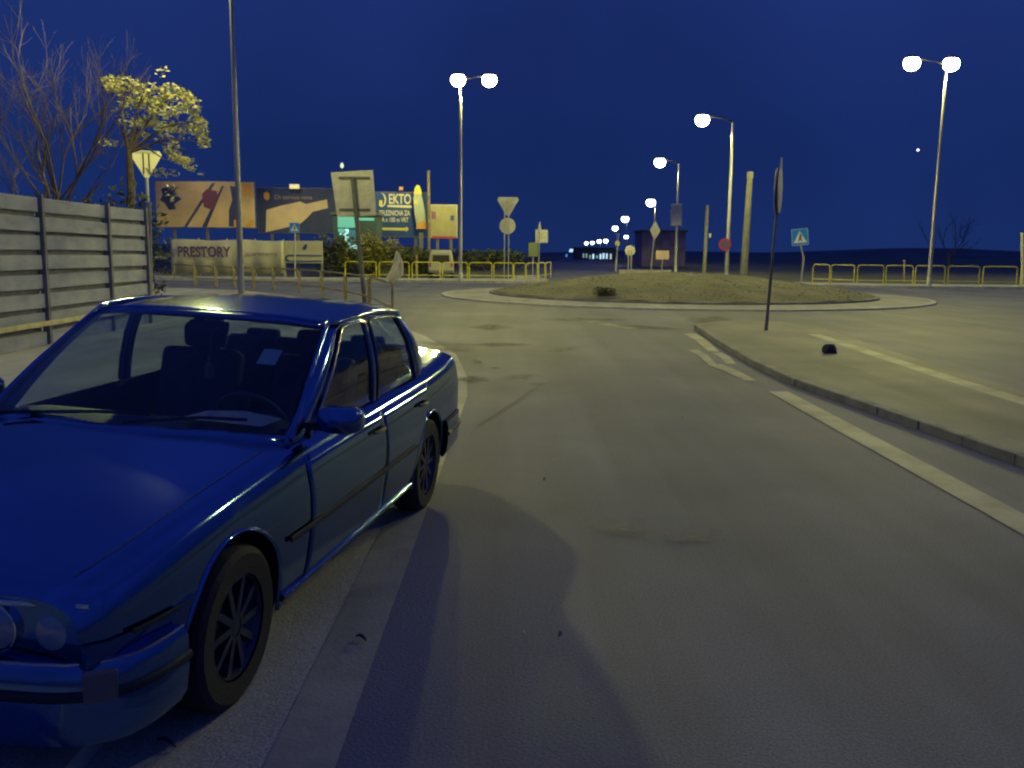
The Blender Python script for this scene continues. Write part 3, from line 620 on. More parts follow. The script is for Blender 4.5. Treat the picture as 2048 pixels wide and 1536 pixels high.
def art(t, Y, polys, m, name, y=-.03):
    mb = MB()
    for pl in polys: mb.plate([P2(t, Y, *p) for p in pl][::-1], y, y + .006)
    return mb.build(name, m, t)
def added_flood(t, x, z, glow=M_GLOW, pw=900, aim=0, s=.35):
    h = MB().box((x, -.75, z + .12), (s * 1.3, .3, .12)).build('floodlight', M_DSTEEL, t); MB().tube([(x, .1, z), (x, -.75, z + .1)], .03, 6).build('bracket', M_DSTEEL, h)
def board_light(t, x, z, y, pw):
    ld = bpy.data.lights.new('poster_spot', 'SPOT'); ld.energy = pw; ld.color = (1.0, .86, .45); ld.spot_size = R(140); ld.spot_blend = .6; ld.shadow_soft_size = .15
    lo = bpy.data.objects.new('poster_spot', ld); COL.objects.link(lo); lo.parent = t; lo.location = (x, y, z); lo.rotation_euler = (R(38), 0, 0)
# 1 beige
Y1 = 72; t, w, z0, z1, a, b = board('billboard', 'beige billboard with two dark diagonal strokes and a reddish shape, behind the near lamp pole', (313, 363, 509, 455), Y1, M_BEIGE, 3)
added_flood(t, 0, z1 + .35); board_light(t, 0, z1 + 1.3, -3.2, 230)  # fixture and spot added above this board to brighten the poster
art(t, Y1, [[(424, 366), (431, 366), (374, 454), (368, 454)], [(444, 372), (448, 372), (414, 454), (404, 454)]], M_NAVY, 'diagonal_stroke')
art(t, Y1, [[(404, 388), (414, 378), (434, 382), (436, 400), (425, 420), (408, 414)]], M_PLUM, 'red_shape', -.036)
art(t, Y1, [[(460, 372), (478, 374), (482, 400), (480, 453), (458, 453), (458, 420), (465, 400)]], M_NAVY, 'dark_figure', -.033)
art(t, Y1, [[(322, 378), (338, 372), (358, 375), (352, 390), (364, 398), (349, 408), (352, 418), (338, 420), (330, 406), (320, 400), (326, 390)]], M_NAVY, 'tree_shadow', -.033)  # shadow of the tree's branches, painted on the poster as a dark shape
for pl_ in ([(486, 368), (500, 368), (504, 392), (488, 392)], [(468, 440), (476, 440), (476, 453), (468, 453)], [(500, 440), (507, 440), (507, 453), (490, 453)]): art(t, Y1, [pl_], M_ORNG, 'orange_patch', -.04)
# 2 dark with a lying bottle
Y2 = 73; t, w, z0, z1, a, b = board('billboard', 'dark blue billboard showing a large pale pink bottle lying at a slant', (516, 376, 672, 466), Y2, M_NAVY, 3)
art(t, Y2, [[(533, 420), (560, 412), (600, 403), (612, 408), (640, 402), (654, 399), (656, 416), (625, 424), (614, 436), (600, 448), (560, 458), (532, 464)]], M_PINK, 'bottle_picture')
art(t, Y2, [[(528, 386), (534, 383), (539, 388), (539, 398), (533, 401), (528, 396)]], M_ORNG, 'emblem'); 
mb = MB(); q = P2(t, Y2, 549, 398); q2 = P2(t, Y2, 624, 390); text_mb(mb, 'Ch sorvico nova', q[0], q[1], .32, q2[0] - q[0], -.03); mb.build('lettering', mat('dull_letter', (.36, .27, .22), .6), t)
board_light(t, 0, z1 + 1.3, -3.2, 130); x, z = P2(t, Y2, 592, 374); fl = MB().box((x, -.5, z), (.75, .25, .34)).build('floodlight', mat('flood_face', (.8, .76, .45), .5, emis=(.9, .8, .35), es=.55), t, bevel=.03)
# 3 blue with lettering
Y3 = 70; t, w, z0, z1, a, b = board('billboard', 'deep blue billboard with pale lettering, a ring emblem and a long arrow', (751, 384, 857, 474), Y3, M_PBLUE, 2)
mb = MB()
def tx(s, x0, y0, x1, y1, y=-.03, sl=0): q = P2(t, Y3, x0, y1); q2 = P2(t, Y3, x1, y0); text_mb(mb, s, q[0], q[1], q2[1] - q[1], q2[0] - q[0], y, bold=.02)
tx('EKTO', 778, 388, 822, 408); tx('ZELEZNICNA ZA', 758, 421, 820, 431); tx('SA n 100 m VRT', 760, 435, 817, 444)
mb.plate([P2(t, Y3, 775, 410), P2(t, Y3, 824, 411), P2(t, Y3, 824, 416), P2(t, Y3, 775, 414)], -.03, -.024)
arc = [];
for k in range(9):
    th = -1.5 + 3.0 * k / 8; arc.append((763 + 9.5 * math.cos(th), 400 + 14 * math.sin(th)))
for k in range(8): mb.plate([P2(t, Y3, *arc[k]), P2(t, Y3, *arc[k + 1]), P2(t, Y3, arc[k + 1][0] - 3, arc[k + 1][1]), P2(t, Y3, arc[k][0] - 3, arc[k][1])], -.03, -.024)
mb.build('lettering', mat('pale_letter', (.62, .58, .46), .6), t)
art(t, Y3, [[(757, 455), (812, 456), (812, 453), (818, 458), (812, 464), (812, 461), (757, 460)]], M_PYEL, 'arrow', -.034)
art(t, Y3, [[(759, 400), (765, 401), (765, 412), (762, 414), (758, 411)]], M_PYEL, 'emblem', -.034)
board_light(t, 0, z1 + 1.2, -3.0, 90); x, z = P2(t, Y3, 804, 378); MB().box((x, -.5, z), (.3, .25, .28)).build('floodlight', M_ORNG, t, bevel=.03)
# 4 tall cut-out bottle
Y4 = 69; a = V(842, 474, Y4); t = thing('bottle_display', 'tall pale bottle-shaped cut-out with a yellow cap at the blue billboard\'s right end', 'billboard', (a.x, Y4, 0))
bz = lambda px, py: P2(t, Y4, px, py)
MB().plate([bz(*p) for p in [(826, 396), (829, 388), (842, 388), (846, 404), (851, 430), (852, 458), (834, 458), (829, 430)]][::-1], 0, .25).build('bottle_body', M_PGREY, t, bevel=.04)
MB().plate([bz(*p) for p in [(827, 389), (829, 376), (834, 369), (839, 371), (842, 380), (843, 389)]][::-1], -.01, .26).build('bottle_cap', M_PYEL, t, bevel=.04)
MB().plate([bz(*p) for p in [(832, 458), (853, 458), (852, 445), (840, 443), (834, 448)]], -.03, -.004).build('orange_label', M_ORNG, t)
MB().plate([bz(*p) for p in [(828, 408), (834, 408), (834, 400), (829, 400)]], -.03, -.004).build('yellow_label', M_PYEL, t)
MB().box((0, .1, bz(0, 458)[1] / 2), (.3, .2, bz(0, 458)[1])).build('leg', M_DSTEEL, t)
# 5 small cream board
Y5 = 70; t, w, z0, z1, a, b = board('billboard', 'small cream poster board with a red lower strip left of the lamp pole', (861, 409, 915, 476), Y5, M_PCREAM, 2, frame=M_BACK)
art(t, Y5, [[(864, 472), (913, 473), (913, 477), (864, 477)]], mat('red_strip', (.36, .05, .06), .6), 'red_strip'); art(t, Y5, [[(863, 422), (872, 424), (872, 438), (863, 438)]], mat('purple_patch', (.25, .10, .30), .6), 'purple_patch', -.033)
art(t, Y5, [[(901, 431), (908, 431), (908, 441), (901, 441)]], M_PBLUE, 'blue_patch', -.033)
# low white banner on a mesh fence
Y6 = 60; a, b = V(343, 545, Y6), V(566, 481, Y6); t = thing('banner', 'long off-white banner with purple lettering hung low on posts, left of the drop-logo sign', 'banner', (a.x, Y6, 0)); W = b.x - a.x
mb = MB(); rows = []
for k in range(41):
    x = W * k / 40; rows.append([(x, .06 * math.sin(k * .9), a.z + .03 * math.sin(k * .5)), (x, .05 * math.sin(k * .9 + 1), (a.z + b.z) / 2), (x, .03 * math.sin(k * .7), b.z + .04 * math.sin(k * .31))])
mb.grid(rows); mb.build('cloth', M_BANNER, t, smooth=60, solid=.01)
mb = MB(); q = P2(t, Y6, 357, 514); q2 = P2(t, Y6, 462, 493); text_mb(mb, 'PRESTORY', q[0], q[1], q2[1] - q[1], q2[0] - q[0], -.10, bold=.03); mb.build('lettering', mat('purple_letter', (.13, .07, .20), .6), t); mb = MB()
q = P2(t, Y6, 492, 514); q2 = P2(t, Y6, 556, 505); text_mb(mb, 'apartmenty', q[0], q[1], q2[1] - q[1], q2[0] - q[0], -.10); mb.build('lettering', mat('purple_letter', (.13, .07, .20), .6), t)
for k in range(5): MB().tube([(W * k / 4, .1, 0), (W * k / 4, .1, b.z + .1)], .04, 8).build('post', M_STEEL, t)
Y6 = 61; a, b = V(567, 526, Y6), V(645, 482, Y6); t = thing('logo_sign', 'white sign with a blue drop and dark swoosh line, right of the long banner', 'sign', (a.x, Y6, 0)); W = b.x - a.x
MB().plate(rect(0, a.z, W, b.z), 0, .05).build('sign_panel', M_BANNER, t)
art(t, Y6, [[(605, 497), (608, 491), (613, 487), (615, 493), (612, 499), (607, 501)]], M_PBLUE, 'drop_mark'); art(t, Y6, [[(570, 513), (576, 509), (644, 510), (644, 513), (578, 513), (574, 517), (580, 521), (644, 521), (644, 524), (575, 524), (570, 519)]], mat('swoosh', (.05, .12, .26), .6), 'swoosh_line')
posts(t, [.1, W - .1], a.z + .1, .04, M_STEEL, .1, 'leg')
# lit kiosk behind the leaning sign
Y7 = 66; a, b = V(668, 560, Y7), V(752, 430, Y7); t = thing('kiosk', 'cyan-lit glass kiosk front behind the leaning rectangular sign', 'kiosk', (a.x, Y7, 0)); W = b.x - a.x
MB().box((W / 2, 1.6, b.z / 2), (W, 3, b.z)).build('wall', mat('kiosk_wall', (.06, .10, .14), .7, noise=.2, nscale=1), t)
MB().box((W / 2, 1.55, b.z + .08), (W + .3, 3.3, .16)).build('roof', M_DSTEEL, t)
def kq(x0, y0, x1, y1, m, nm, y=.08): p, q = P2(t, Y7, x0, y1), P2(t, Y7, x1, y0); MB().plate(rect(p[0], p[1], q[0], q[1]), y - .02, y).build(nm, m, t)
kq(675, 434, 712, 455, M_CYAN, 'lit_panel'); kq(716, 436, 748, 441, M_CYAN, 'lit_panel', .07)
kq(676, 457, 688, 468, M_CYAN, 'window', .06); kq(690, 458, 697, 486, M_CYANB, 'window', .05); kq(677, 467, 690, 470, M_CYANB, 'window', .04); kq(692, 486, 714, 497, M_CYANB, 'window', .06); kq(699, 460, 716, 484, mat('dim_cyan', (.05, .2, .3), .4, emis=(.01, .16, .30), es=.5), 'window', .07)
# small light on a mast above the leaning sign
q = V(684, 331, 75); t = thing('mast_light', 'tiny pale light on a thin mast above the leaning rectangular sign', 'light', (q.x, q.y, 0)); MB().tube([(0, 0, 0), (0, 0, q.z)], .035, 6).build('mast', M_DSTEEL, t); MB().lathe([(.03, -.22), (.14, -.1), (.12, .1), (.03, .22)], (0, 0, q.z), n=10).build('lamp', mat('small_lamp', (.8, .8, .6), .5, emis=(.8, .85, .5), es=1.2), t)

# ================================================================== WHITE VAN (distant, seen from behind)
Yv = 63; q = V(882, 505, Yv); t = thing('van', 'pale parked van seen end-on behind the barriers left of the twin-head lamp', 'van', (q.x, Yv, 0), R(4))
def vsec(y, w, wt, h, zb=.35): return [(-w, y, zb), (-w, y, h * .52), (-wt, y, h * .93), (-wt * .86, y, h), (wt * .86, y, h), (wt, y, h * .93), (w, y, h * .52), (w, y, zb)]
mb = MB(); mb.grid([vsec(0, .80, .66, 1.75), vsec(.05, .88, .74, 1.92), vsec(3.2, .88, .76, 1.95), vsec(3.9, .86, .66, 1.3), vsec(4.6, .82, .6, .95)], closed=True); mb.quad(*vsec(0, .80, .66, 1.75)); mb.quad(*vsec(4.6, .82, .6, .95))
mb.build('body', mat('van_paint', (.40, .39, .32), .45, coat=.5), t, smooth=35)
MB().plate([(-.60, 1.08), (.60, 1.08), (.55, 1.58), (-.55, 1.58)], -.04, -.01).build('window', M_BLACK, t); MB().box((0, -.06, .45), (1.66, .14, .2)).build('bumper', M_DSTEEL, t, bevel=.03)
for s in (-1, 1):
    MB().box((s * .74, -.02, .95), (.1, .06, .36)).build('tail_light', M_TAIL, t)
    for y in (.8, 3.7): MB().lathe([(.2, -.1), (.32, -.1), (.33, 0), (.32, .1), (.2, .1)], (s * .76, y, .33), 'X').build('wheel', M_TYRE, t)

# ================================================================== BUILDINGS (far)
Y8 = 250; a, b = V(1158, 518, Y8), V(1228, 500, Y8); t = thing('showroom', 'low distant building with a row of nine lit pale windows at the road\'s end', 'building', (a.x, Y8, 0)); W = b.x - a.x
MB().box((W / 2, 5, 1.6), (W + 2, 10, 3.2)).build('wall', mat('dark_wall', (.08, .09, .12), .8, noise=.2, nscale=.3), t); MB().box((W / 2, 5, 3.3), (W + 2.6, 10.6, .2)).build('roof', M_DSTEEL, t)
for k, (x, w_, y0, y1, m) in enumerate([(1167, 3, 507, 515, M_WIN2), (1173, 3, 507, 515, M_WIN2), (1180, 3, 510, 517, M_WIN2), (1186.5, 3.4, 508, 517, M_WIN), (1194, 4, 511, 516, M_WIN2), (1201, 3.4, 508, 517.5, M_WIN), (1207, 3.6, 506.5, 517, M_WIN), (1213.5, 3.2, 507, 517, M_WIN), (1221.5, 3.2, 507.5, 518, mat('lit_window_warm', (.6, .7, .6), .4, emis=(.6, .75, .62), es=.8))]):
    p, q = P2(t, Y8, x - w_ / 2, y1 + .5), P2(t, Y8, x + w_ / 2, y0); MB().plate(rect(p[0], max(.03, p[1]), q[0], q[1]), -.08, -.01).build('window', m, t)
Y9 = 280; t = thing('petrol_canopy', 'distant lit canopy sign, white on the left and green on the right', 'canopy', (V(1150, 505, Y9).x, Y9, 0))
def cq(x0, y0, x1, y1, m, nm, sl=3): p, q = P2(t, Y9, x0, y1), P2(t, Y9, x1, y0); MB().plate([(p[0], p[1]), (q[0] - .3, p[1]), (q[0], q[1]), (p[0] + .3, q[1])], -.4, .4).build(nm, m, t)
cq(1138, 498, 1147, 504, M_WIN, 'white_panel'); cq(1147.5, 499, 1159, 503.5, M_GREEN, 'green_panel'); posts(t, [-1, 1], 2.4, .12, M_DSTEEL, 0, 'leg')
q = V(1133, 511, 260); t = thing('blue_light', 'small glowing blue light low at the road\'s end left of the green sign', 'light', (q.x, q.y, 0)); MB().box((0, 0, q.z), (.5, .2, .8)).build('lamp', mat('lit_blue', (.1, .3, .8), .4, emis=(.05, .3, .9), es=.8), t); posts(t, [0], max(.1, q.z - .3), .06, M_DSTEEL)
Yb = 130; a, b = V(1284, 505, Yb), V(1372, 464, Yb); t = thing('house', 'dim reddish building with a flat roof behind the diamond sign', 'building', (a.x, Yb, 0)); W = b.x - a.x
MB().box((W / 2, 4, b.z / 2), (W, 8, b.z)).build('wall', M_WALLR, t); MB().box((W / 2, 4, b.z + .12), (W + .5, 8.5, .25)).build('roof', mat('roof_dull', (.22, .16, .10), .8), t)
for k in range(3): MB().plate(rect(1 + k * 1.9, b.z - 2.2, 1.9 + k * 1.9, b.z - 1.1), -.04, -.005).build('window', mat('dull_pane', (.38, .30, .36), .5), t)
Yw = 66; a, b = V(1238, 553, Yw), V(1342, 541, Yw); t = thing('low_wall', 'low pale concrete wall behind the mound below the diamond sign', 'wall', (a.x, Yw, 0)); MB().box(((b.x - a.x) / 2, .1, .28), (b.x - a.x, .2, .56)).build('wall_block', M_WALL, t, bevel=.02); MB().box(((b.x - a.x) / 2, .1, .60), (b.x - a.x + .06, .26, .06)).build('coping', M_KERB, t)

# ================================================================== VEGETATION
def leaves(mb, c, rad, n, size, rnd, fn=None):
    for k in range(n):
        for _ in range(20):
            p = Vector((rnd.uniform(-1, 1), rnd.uniform(-1, 1), rnd.uniform(-1, 1)))
            if .35 < p.length < 1: break
        q = Vector(c) + Vector((p.x * rad[0], p.y * rad[1], p.z * rad[2])); s = size * rnd.uniform(.6, 1.35)
        u = Vector((rnd.gauss(0, 1), rnd.gauss(0, 1), rnd.gauss(0, .6))).normalized(); v = u.cross(Vector((rnd.gauss(0, 1), rnd.gauss(0, 1), rnd.gauss(0, 1)))).normalized()
        mb.quad(q - u * s, q + v * s * .45, q + u * s, q - v * s * .45)
def branch(mb, p, d, L, r, depth, rnd, ends, spread=.5, up=.15):
    pts = [Vector(p)]; dd = Vector(d).normalized(); n = 5
    for k in range(n):
        dd = (dd + Vector((rnd.gauss(0, .12), rnd.gauss(0, .12), rnd.gauss(0, .08) + up * .2))).normalized(); pts.append(pts[-1] + dd * L / n)
    mb.tube(pts, [r * (1 - .45 * k / n) for k in range(n + 1)], 6 if r > .02 else 4, cap=False)
    if depth == 0: ends.append(pts[-1]); return
    for j in range(rnd.choice((2, 3, 3))):
        k = rnd.choice((2, 3, 4, 5)); nd = (dd + Vector((rnd.gauss(0, spread), rnd.gauss(0, spread), rnd.gauss(0, spread * .7) + up))).normalized()
        branch(mb, pts[k], nd, L * rnd.uniform(.6, .82), r * .55 * rnd.uniform(.8, 1.1), depth - 1, rnd, ends, spread, up)
# leafy lit tree behind the fence end
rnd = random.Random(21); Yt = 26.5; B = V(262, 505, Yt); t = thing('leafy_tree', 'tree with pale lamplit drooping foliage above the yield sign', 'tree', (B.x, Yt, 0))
def TP(px, py, dy=0): q = V(px, py, Yt + dy); return Vector((q.x - B.x, dy, q.z))
mb = MB(); mb.tube([(0, 0, 0), (.02, 0, 1.6), tuple(TP(262, 380)), tuple(TP(258, 300))], [.16, .13, .11, .08], 10); ends = []
for (x, y, dy) in [(230, 160, .3), (300, 150, -.3), (355, 185, .2), (395, 240, -.2), (375, 300, .3), (330, 320, -.4), (220, 230, .5), (300, 230, .9), (410, 285, 0)]:
    s = TP(258, 305); e_ = TP(x, y, dy); m_ = s.lerp(e_, .5) + Vector((0, 0, .25)); mb.tube([s, m_, e_], [.045, .03, .012], 6); ends.append(e_)
mb.build('trunk', M_BARK, t, smooth=50)
mb = MB()
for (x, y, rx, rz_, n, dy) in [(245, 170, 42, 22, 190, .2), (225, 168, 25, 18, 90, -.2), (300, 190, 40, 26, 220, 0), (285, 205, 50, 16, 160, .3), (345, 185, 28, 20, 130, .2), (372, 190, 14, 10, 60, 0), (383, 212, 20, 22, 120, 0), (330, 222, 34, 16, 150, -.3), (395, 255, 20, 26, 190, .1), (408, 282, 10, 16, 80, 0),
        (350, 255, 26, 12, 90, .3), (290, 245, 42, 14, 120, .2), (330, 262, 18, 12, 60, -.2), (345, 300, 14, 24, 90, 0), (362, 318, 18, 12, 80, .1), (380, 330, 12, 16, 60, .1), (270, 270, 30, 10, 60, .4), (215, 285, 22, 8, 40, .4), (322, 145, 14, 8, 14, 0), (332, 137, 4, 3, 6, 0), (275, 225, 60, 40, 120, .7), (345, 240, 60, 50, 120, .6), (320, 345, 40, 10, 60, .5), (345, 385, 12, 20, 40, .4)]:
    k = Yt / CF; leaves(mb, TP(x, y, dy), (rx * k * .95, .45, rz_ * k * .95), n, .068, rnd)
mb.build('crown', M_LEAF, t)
# bare tree further left, behind the fence
rnd = random.Random(4); Yt2 = 25; B2 = V(118, 505, Yt2); t = thing('bare_tree', 'large leafless tree with spreading thin branches behind the slat fence', 'tree', (B2.x, Yt2, 0))
mb = MB(); ends = []; mb.tube([(0, 0, 0), (.05, 0, 2.2), (.0, 0, 3.0)], [.22, .17, .14], 10)
for (dx, dz, L, r) in [(.62, .9, 2.5, .05), (.35, 1, 2.2, .045), (-.25, 1, 2.2, .05), (.05, 1, 2.2, .05), (-.6, .8, 2.0, .045), (.9, .5, 1.7, .035), (-.9, .45, 1.5, .035), (.2, 1, 2.1, .04), (.75, .7, 2.1, .04)]:
    branch(mb, (0, 0, rnd.uniform(2.2, 3.0)), (dx, rnd.uniform(-.5, .5), dz), L, r, 4, rnd, ends, .42, .2)
mb.build('trunk', M_TWIG, t, smooth=50); mb = MB()
for e_ in ends[::9]: leaves(mb, e_, (.15, .15, .12), 1, .02, rnd)
mb.build('dry_leaves', M_TWIG, t)
# shrubs
def shrub(B, rx, ry, h, n, size, label, m, rnd, name='shrub', lumps=7):
    t = thing(name, label, 'shrub', B); mb = MB()
    for k in range(lumps):
        a_ = 2 * math.pi * k / lumps; q = (rx * .55 * math.cos(a_), ry * .5 * math.sin(a_), h * rnd.uniform(.35, .62)); leaves(mb, q, (rx * .6, ry * .6, h * .42), n // lumps, size, rnd)
    mb.build('foliage', m, t); st = MB(); 
    for k in range(4): st.tube([(0, 0, 0), (rx * .3 * math.cos(k * 1.7), ry * .3 * math.sin(k * 1.7), h * .5)], .03, 5)
    st.build('stem', M_BARK, t); return t
rnd = random.Random(8)
M_LEAFM = mat('leaf_mid', (.12, .13, .03), .6, col2=(.26, .25, .06), nscale=1)
for k, (px, Y, w_, h, lab, m) in enumerate([(665, 64, 1.5, 3.0, 'dark shrub below the cyan-lit kiosk, left of the leaning sign pole', M_LEAFD), (722, 63.5, 1.6, 3.3, 'rounded shrub with a yellow-green top right of the leaning sign pole', M_LEAFM), (765, 64, 1.5, 3.0, 'rounded shrub under the blue billboard\'s left half', M_LEAFM), (805, 65.5, 1.3, 2.3, 'low dark shrub behind the white plastic', M_LEAFD), (842, 66, 1.1, 2.2, 'dark shrub beside the white van', M_LEAFD)]):
    shrub((V(px, 505, Y).x, Y, 0), w_, 1.0, h, 1500, .12, lab, m, rnd)
for k, (px, Y, w_, h, lab) in enumerate([(30, 26, 2.6, 3.7, 'dark bushy shrub rising behind the slat fence at the left edge'), (150, 27, 2.2, 3.6, 'dark bush behind the slat fence below the bare tree'), (240, 26, 1.3, 3.7, 'dark bush filling the gap between fence and leafy tree')]):
    shrub((V(px, 505, Y).x, Y, 0), w_, 1.2, h, 1800, .10, lab, M_LEAFD, rnd)
shrub((G(1180, 590).x, 33.0, .20), .42, .35, .42, 500, .05, 'small dark clump of weeds on the near edge of the mound', M_LEAFD, rnd, 'weed_clump')
M_TWIGD = mat('dark_twig', (.06, .04, .04), .9)
for k, (px, Y, hh, lab) in enumerate([(1900, 95, 6.5, 'faint bare tree in the dark right of the right twin-head lamp pole')]):
    rnd = random.Random(30 + k); t = thing('bare_tree', lab, 'tree', (V(px, 505, Y).x, Y, 0)); mb = MB(); ends = []; mb.tube([(0, 0, 0), (0, 0, hh * .3)], [.16, .12], 8)
    for (dx, dz) in ((.5, 1), (-.5, .9), (0, 1), (.9, .7), (-.9, .6)): branch(mb, (0, 0, hh * rnd.uniform(.2, .3)), (dx, rnd.uniform(-.4, .4), dz), hh * .36, .06, 3, rnd, ends, .4, .15)
    mb.build('trunk', M_TWIGD, t, smooth=50); mb = MB()
    for e_ in ends[::2]: leaves(mb, e_, (.2, .2, .2), 2, .06, rnd)
    mb.build('dry_leaves', M_TWIGD, t)
shrub((V(975, 505, 90).x, 90, 0), 4, 2, 2.2, 1500, .2, 'low dark bushes behind the triangle and disc sign', M_LEAFD, rnd, 'dark_bush')
# grass on the mound
mb = MB(); rnd = random.Random(12)
for k in range(9000):
    r = 8.0 * math.sqrt(rnd.random()) * .97; a_ = rnd.uniform(0, 2 * math.pi); x, y = IC.x + r * math.cos(a_), IC.y + r * math.sin(a_); z = .155 + .86 * (1 - (r / RI) ** 1.7); h = rnd.uniform(.012, .04); b_ = rnd.uniform(0, 3.14); dx, dy = .02 * math.cos(b_), .02 * math.sin(b_)
    mb.quad((x - dx, y - dy, z), (x + dx, y + dy, z), (x + rnd.gauss(0, .02), y + rnd.gauss(0, .02), z + h))
o = mb.build('grass', mat('dry_grass', (.17, .165, .09), .8, col2=(.25, .235, .13), nscale=1.2)); tag(o, 'short dry grass covering the roundabout mound', 'grass', kind='stuff')

# ================================================================== LITTER
def lump(name, label, cat, c, d, m, seed, pieces=3):
    rnd = random.Random(seed); bm = bmesh.new(); bmesh.ops.create_icosphere(bm, subdivisions=2, radius=1)
    for v in bm.verts: v.co = Vector((v.co.x * d[0], v.co.y * d[1], max(-.2, v.co.z) * d[2])) * (1 + rnd.uniform(-.25, .25))
    me = bpy.data.meshes.new(name); bm.to_mesh(me); bm.free(); me.materials.append(m); o = bpy.data.objects.new(name, me); COL.objects.link(o); o.location = (c[0], c[1], c[2] + d[2] * .2); return tag(o, label, cat)
c = G(1658, 706, .09); lump('rubbish_bag', 'small dark crumpled bag lying on the splitter island', 'bag', c, (.14, .10, .13), M_LITTER, 2)
def flat_leaf(px, py, L, w, ang, label, m, seed):
    c = G(px, py, .012); mb = MB(); n = 7; top = []
    for k in range(n): s = k / (n - 1); top.append([(L * (s - .5), -w * math.sin(math.pi * s) - .002, .004 + .02 * math.sin(s * 3)), (L * (s - .5), 0, .012 + .02 * math.sin(s * 3)), (L * (s - .5), w * math.sin(math.pi * s) + .002, .004 + .02 * math.sin(s * 3))])
    mb.grid(top); o = mb.build('fallen_leaf', m, smooth=60, solid=.002); o.location = c; o.rotation_euler = (0, 0, ang); tag(o, label, 'leaf', 'leaves lying on the road')
flat_leaf(722, 1280, .075, .012, R(-40), 'narrow dark leaf on the pale strip beside the edge line', M_LITTER, 1)
flat_leaf(333, 1490, .10, .010, R(-30), 'narrow dark leaf on the pavement at the bottom left', M_LITTER, 1)
flat_leaf(1047, 1273, .02, .009, R(10), 'tiny bright shiny scrap on the asphalt at the bottom centre', M_CLOTH, 1)
flat_leaf(1120, 1274, .02, .006, R(60), 'tiny yellow leaf scrap right of the bright scrap', M_YLEAF, 1)
flat_leaf(1365, 836, .035, .014, R(15), 'tiny yellow leaf in the middle of the lane', M_YLEAF, 1)
flat_leaf(1088, 962, .03, .010, R(75), 'tiny yellow leaf in the lane right of the rear wheel', M_YLEAF, 1)
flat_leaf(1108, 926, .03, .010, R(15), 'tiny yellow leaf farther up the lane by the rear wheel', M_YLEAF, 1)
# white plastic on the near barrier's end
Yp = 22.3; c = V(786, 562, Yp); t = thing('plastic_sheet', 'white plastic sheet standing in a point on the end of the nearest dull barrier', 'plastic sheet', (c.x, Yp, c.z))
def pp(px, py, dy=0): q = V(px, py, Yp); return (q.x - c.x, dy, q.z - c.z)
rows = []
for k, (y, xl, xr) in enumerate([(503, 792, 798), (512, 789, 801), (525, 786, 806), (538, 781, 807), (548, 776, 806), (556, 773, 795), (561, 772, 786)]):
    n = 9; rows.append([pp(xl + (xr - xl) * j / (n - 1), y + (4 * math.sin(j * 1.1) if k > 3 else 0), .07 * math.sin(j * 1.4 + k * .7) * min(1, k / 2)) for j in range(n)])
mb = MB(); mb.grid(rows); mb.build('sheet', M_CLOTH, t, smooth=60, solid=.004)
# tiny light high in the sky
q = V(1836, 300, 900); o = MB().lathe([(.1, -1.1), (1.1, -.5), (1.1, .5), (.1, 1.1)], n=10).build('aircraft_light', mat('aircraft_glow', (1, 1, 1), .5, emis=(1, .95, .95), es=3)); o.location = q; tag(o, 'tiny white light high in the sky left of the right lamp pole', 'aircraft light')
# ================================================================== CAR
def lerp(a, b, t): return a + (b - a) * t
def smooth_tab(tab, x):                  # Catmull-Rom through a table of (x, values...)
    n = len(tab)
    if x >= tab[0][0]: return tab[0][1:]
    if x <= tab[-1][0]: return tab[-1][1:]
    for i in range(n - 1):
        if tab[i][0] >= x >= tab[i + 1][0]: break
    t = (tab[i][0] - x) / (tab[i][0] - tab[i + 1][0]); p0 = tab[max(0, i - 1)]; p1 = tab[i]; p2 = tab[i + 1]; p3 = tab[min(n - 1, i + 2)]
    out = []
    for k in range(1, len(p1)):
        d = (p1[0] - p2[0]); m1 = (p2[k] - p0[k]) / max(1e-6, (p0[0] - p2[0])) * d if p0 is not p1 else (p2[k] - p1[k]); m2 = (p3[k] - p1[k]) / max(1e-6, (p1[0] - p3[0])) * d if p3 is not p2 else (p2[k] - p1[k])
        t2, t3 = t * t, t ** 3; out.append((2 * t3 - 3 * t2 + 1) * p1[k] + (t3 - 2 * t2 + t) * m1 + (-2 * t3 + 3 * t2) * p2[k] + (t3 - t2) * m2)
    return out
#        X     halfw  shoulder  centre  bottom
TAB = [(.75, .735, .655, .685, .32), (.70, .775, .690, .722, .30), (.50, .820, .735, .785, .27), (.20, .850, .790, .848, .22), (-.20, .866, .836, .905, .20), (-.55, .874, .866, .945, .20),
       (-1.2, .878, .886, .955, .20), (-2.0, .878, .900, .960, .20), (-2.8, .872, .915, .975, .20), (-3.2, .862, .932, 1.000, .22), (-3.55, .845, .945, 1.008, .26), (-3.78, .815, .940, 1.005, .30), (-3.86, .765, .865, .925, .33)]
def section(x):
    w, zs, zc, zb = smooth_tab(TAB, x)
    return [(0, zb), (w - .22, zb), (w - .07, zb + .015), (w - .03, zb + .10), (w - .008, .44), (w, .56), (w - .004, zs - .20), (w - .022, zs - .10), (w - .040, zs - .035), (w - .075, zs + .004), (w - .16, zs + .032), (w * .55, lerp(zs + .03, zc, .75)), (w * .25, zc - .003), (0, zc)]
def refine(pts, n=4):
    out = []
    for i in range(len(pts) - 1):
        p0 = pts[max(0, i - 1)]; p1 = pts[i]; p2 = pts[i + 1]; p3 = pts[min(len(pts) - 1, i + 2)]
        for k in range(n):
            t = k / n; out.append(tuple(.5 * ((2 * p1[c]) + (-p0[c] + p2[c]) * t + (2 * p0[c] - 5 * p1[c] + 4 * p2[c] - p3[c]) * t * t + (-p0[c] + 3 * p1[c] - 3 * p2[c] + p3[c]) * t ** 3) for c in (0, 1)))
    out.append(pts[-1]); return out
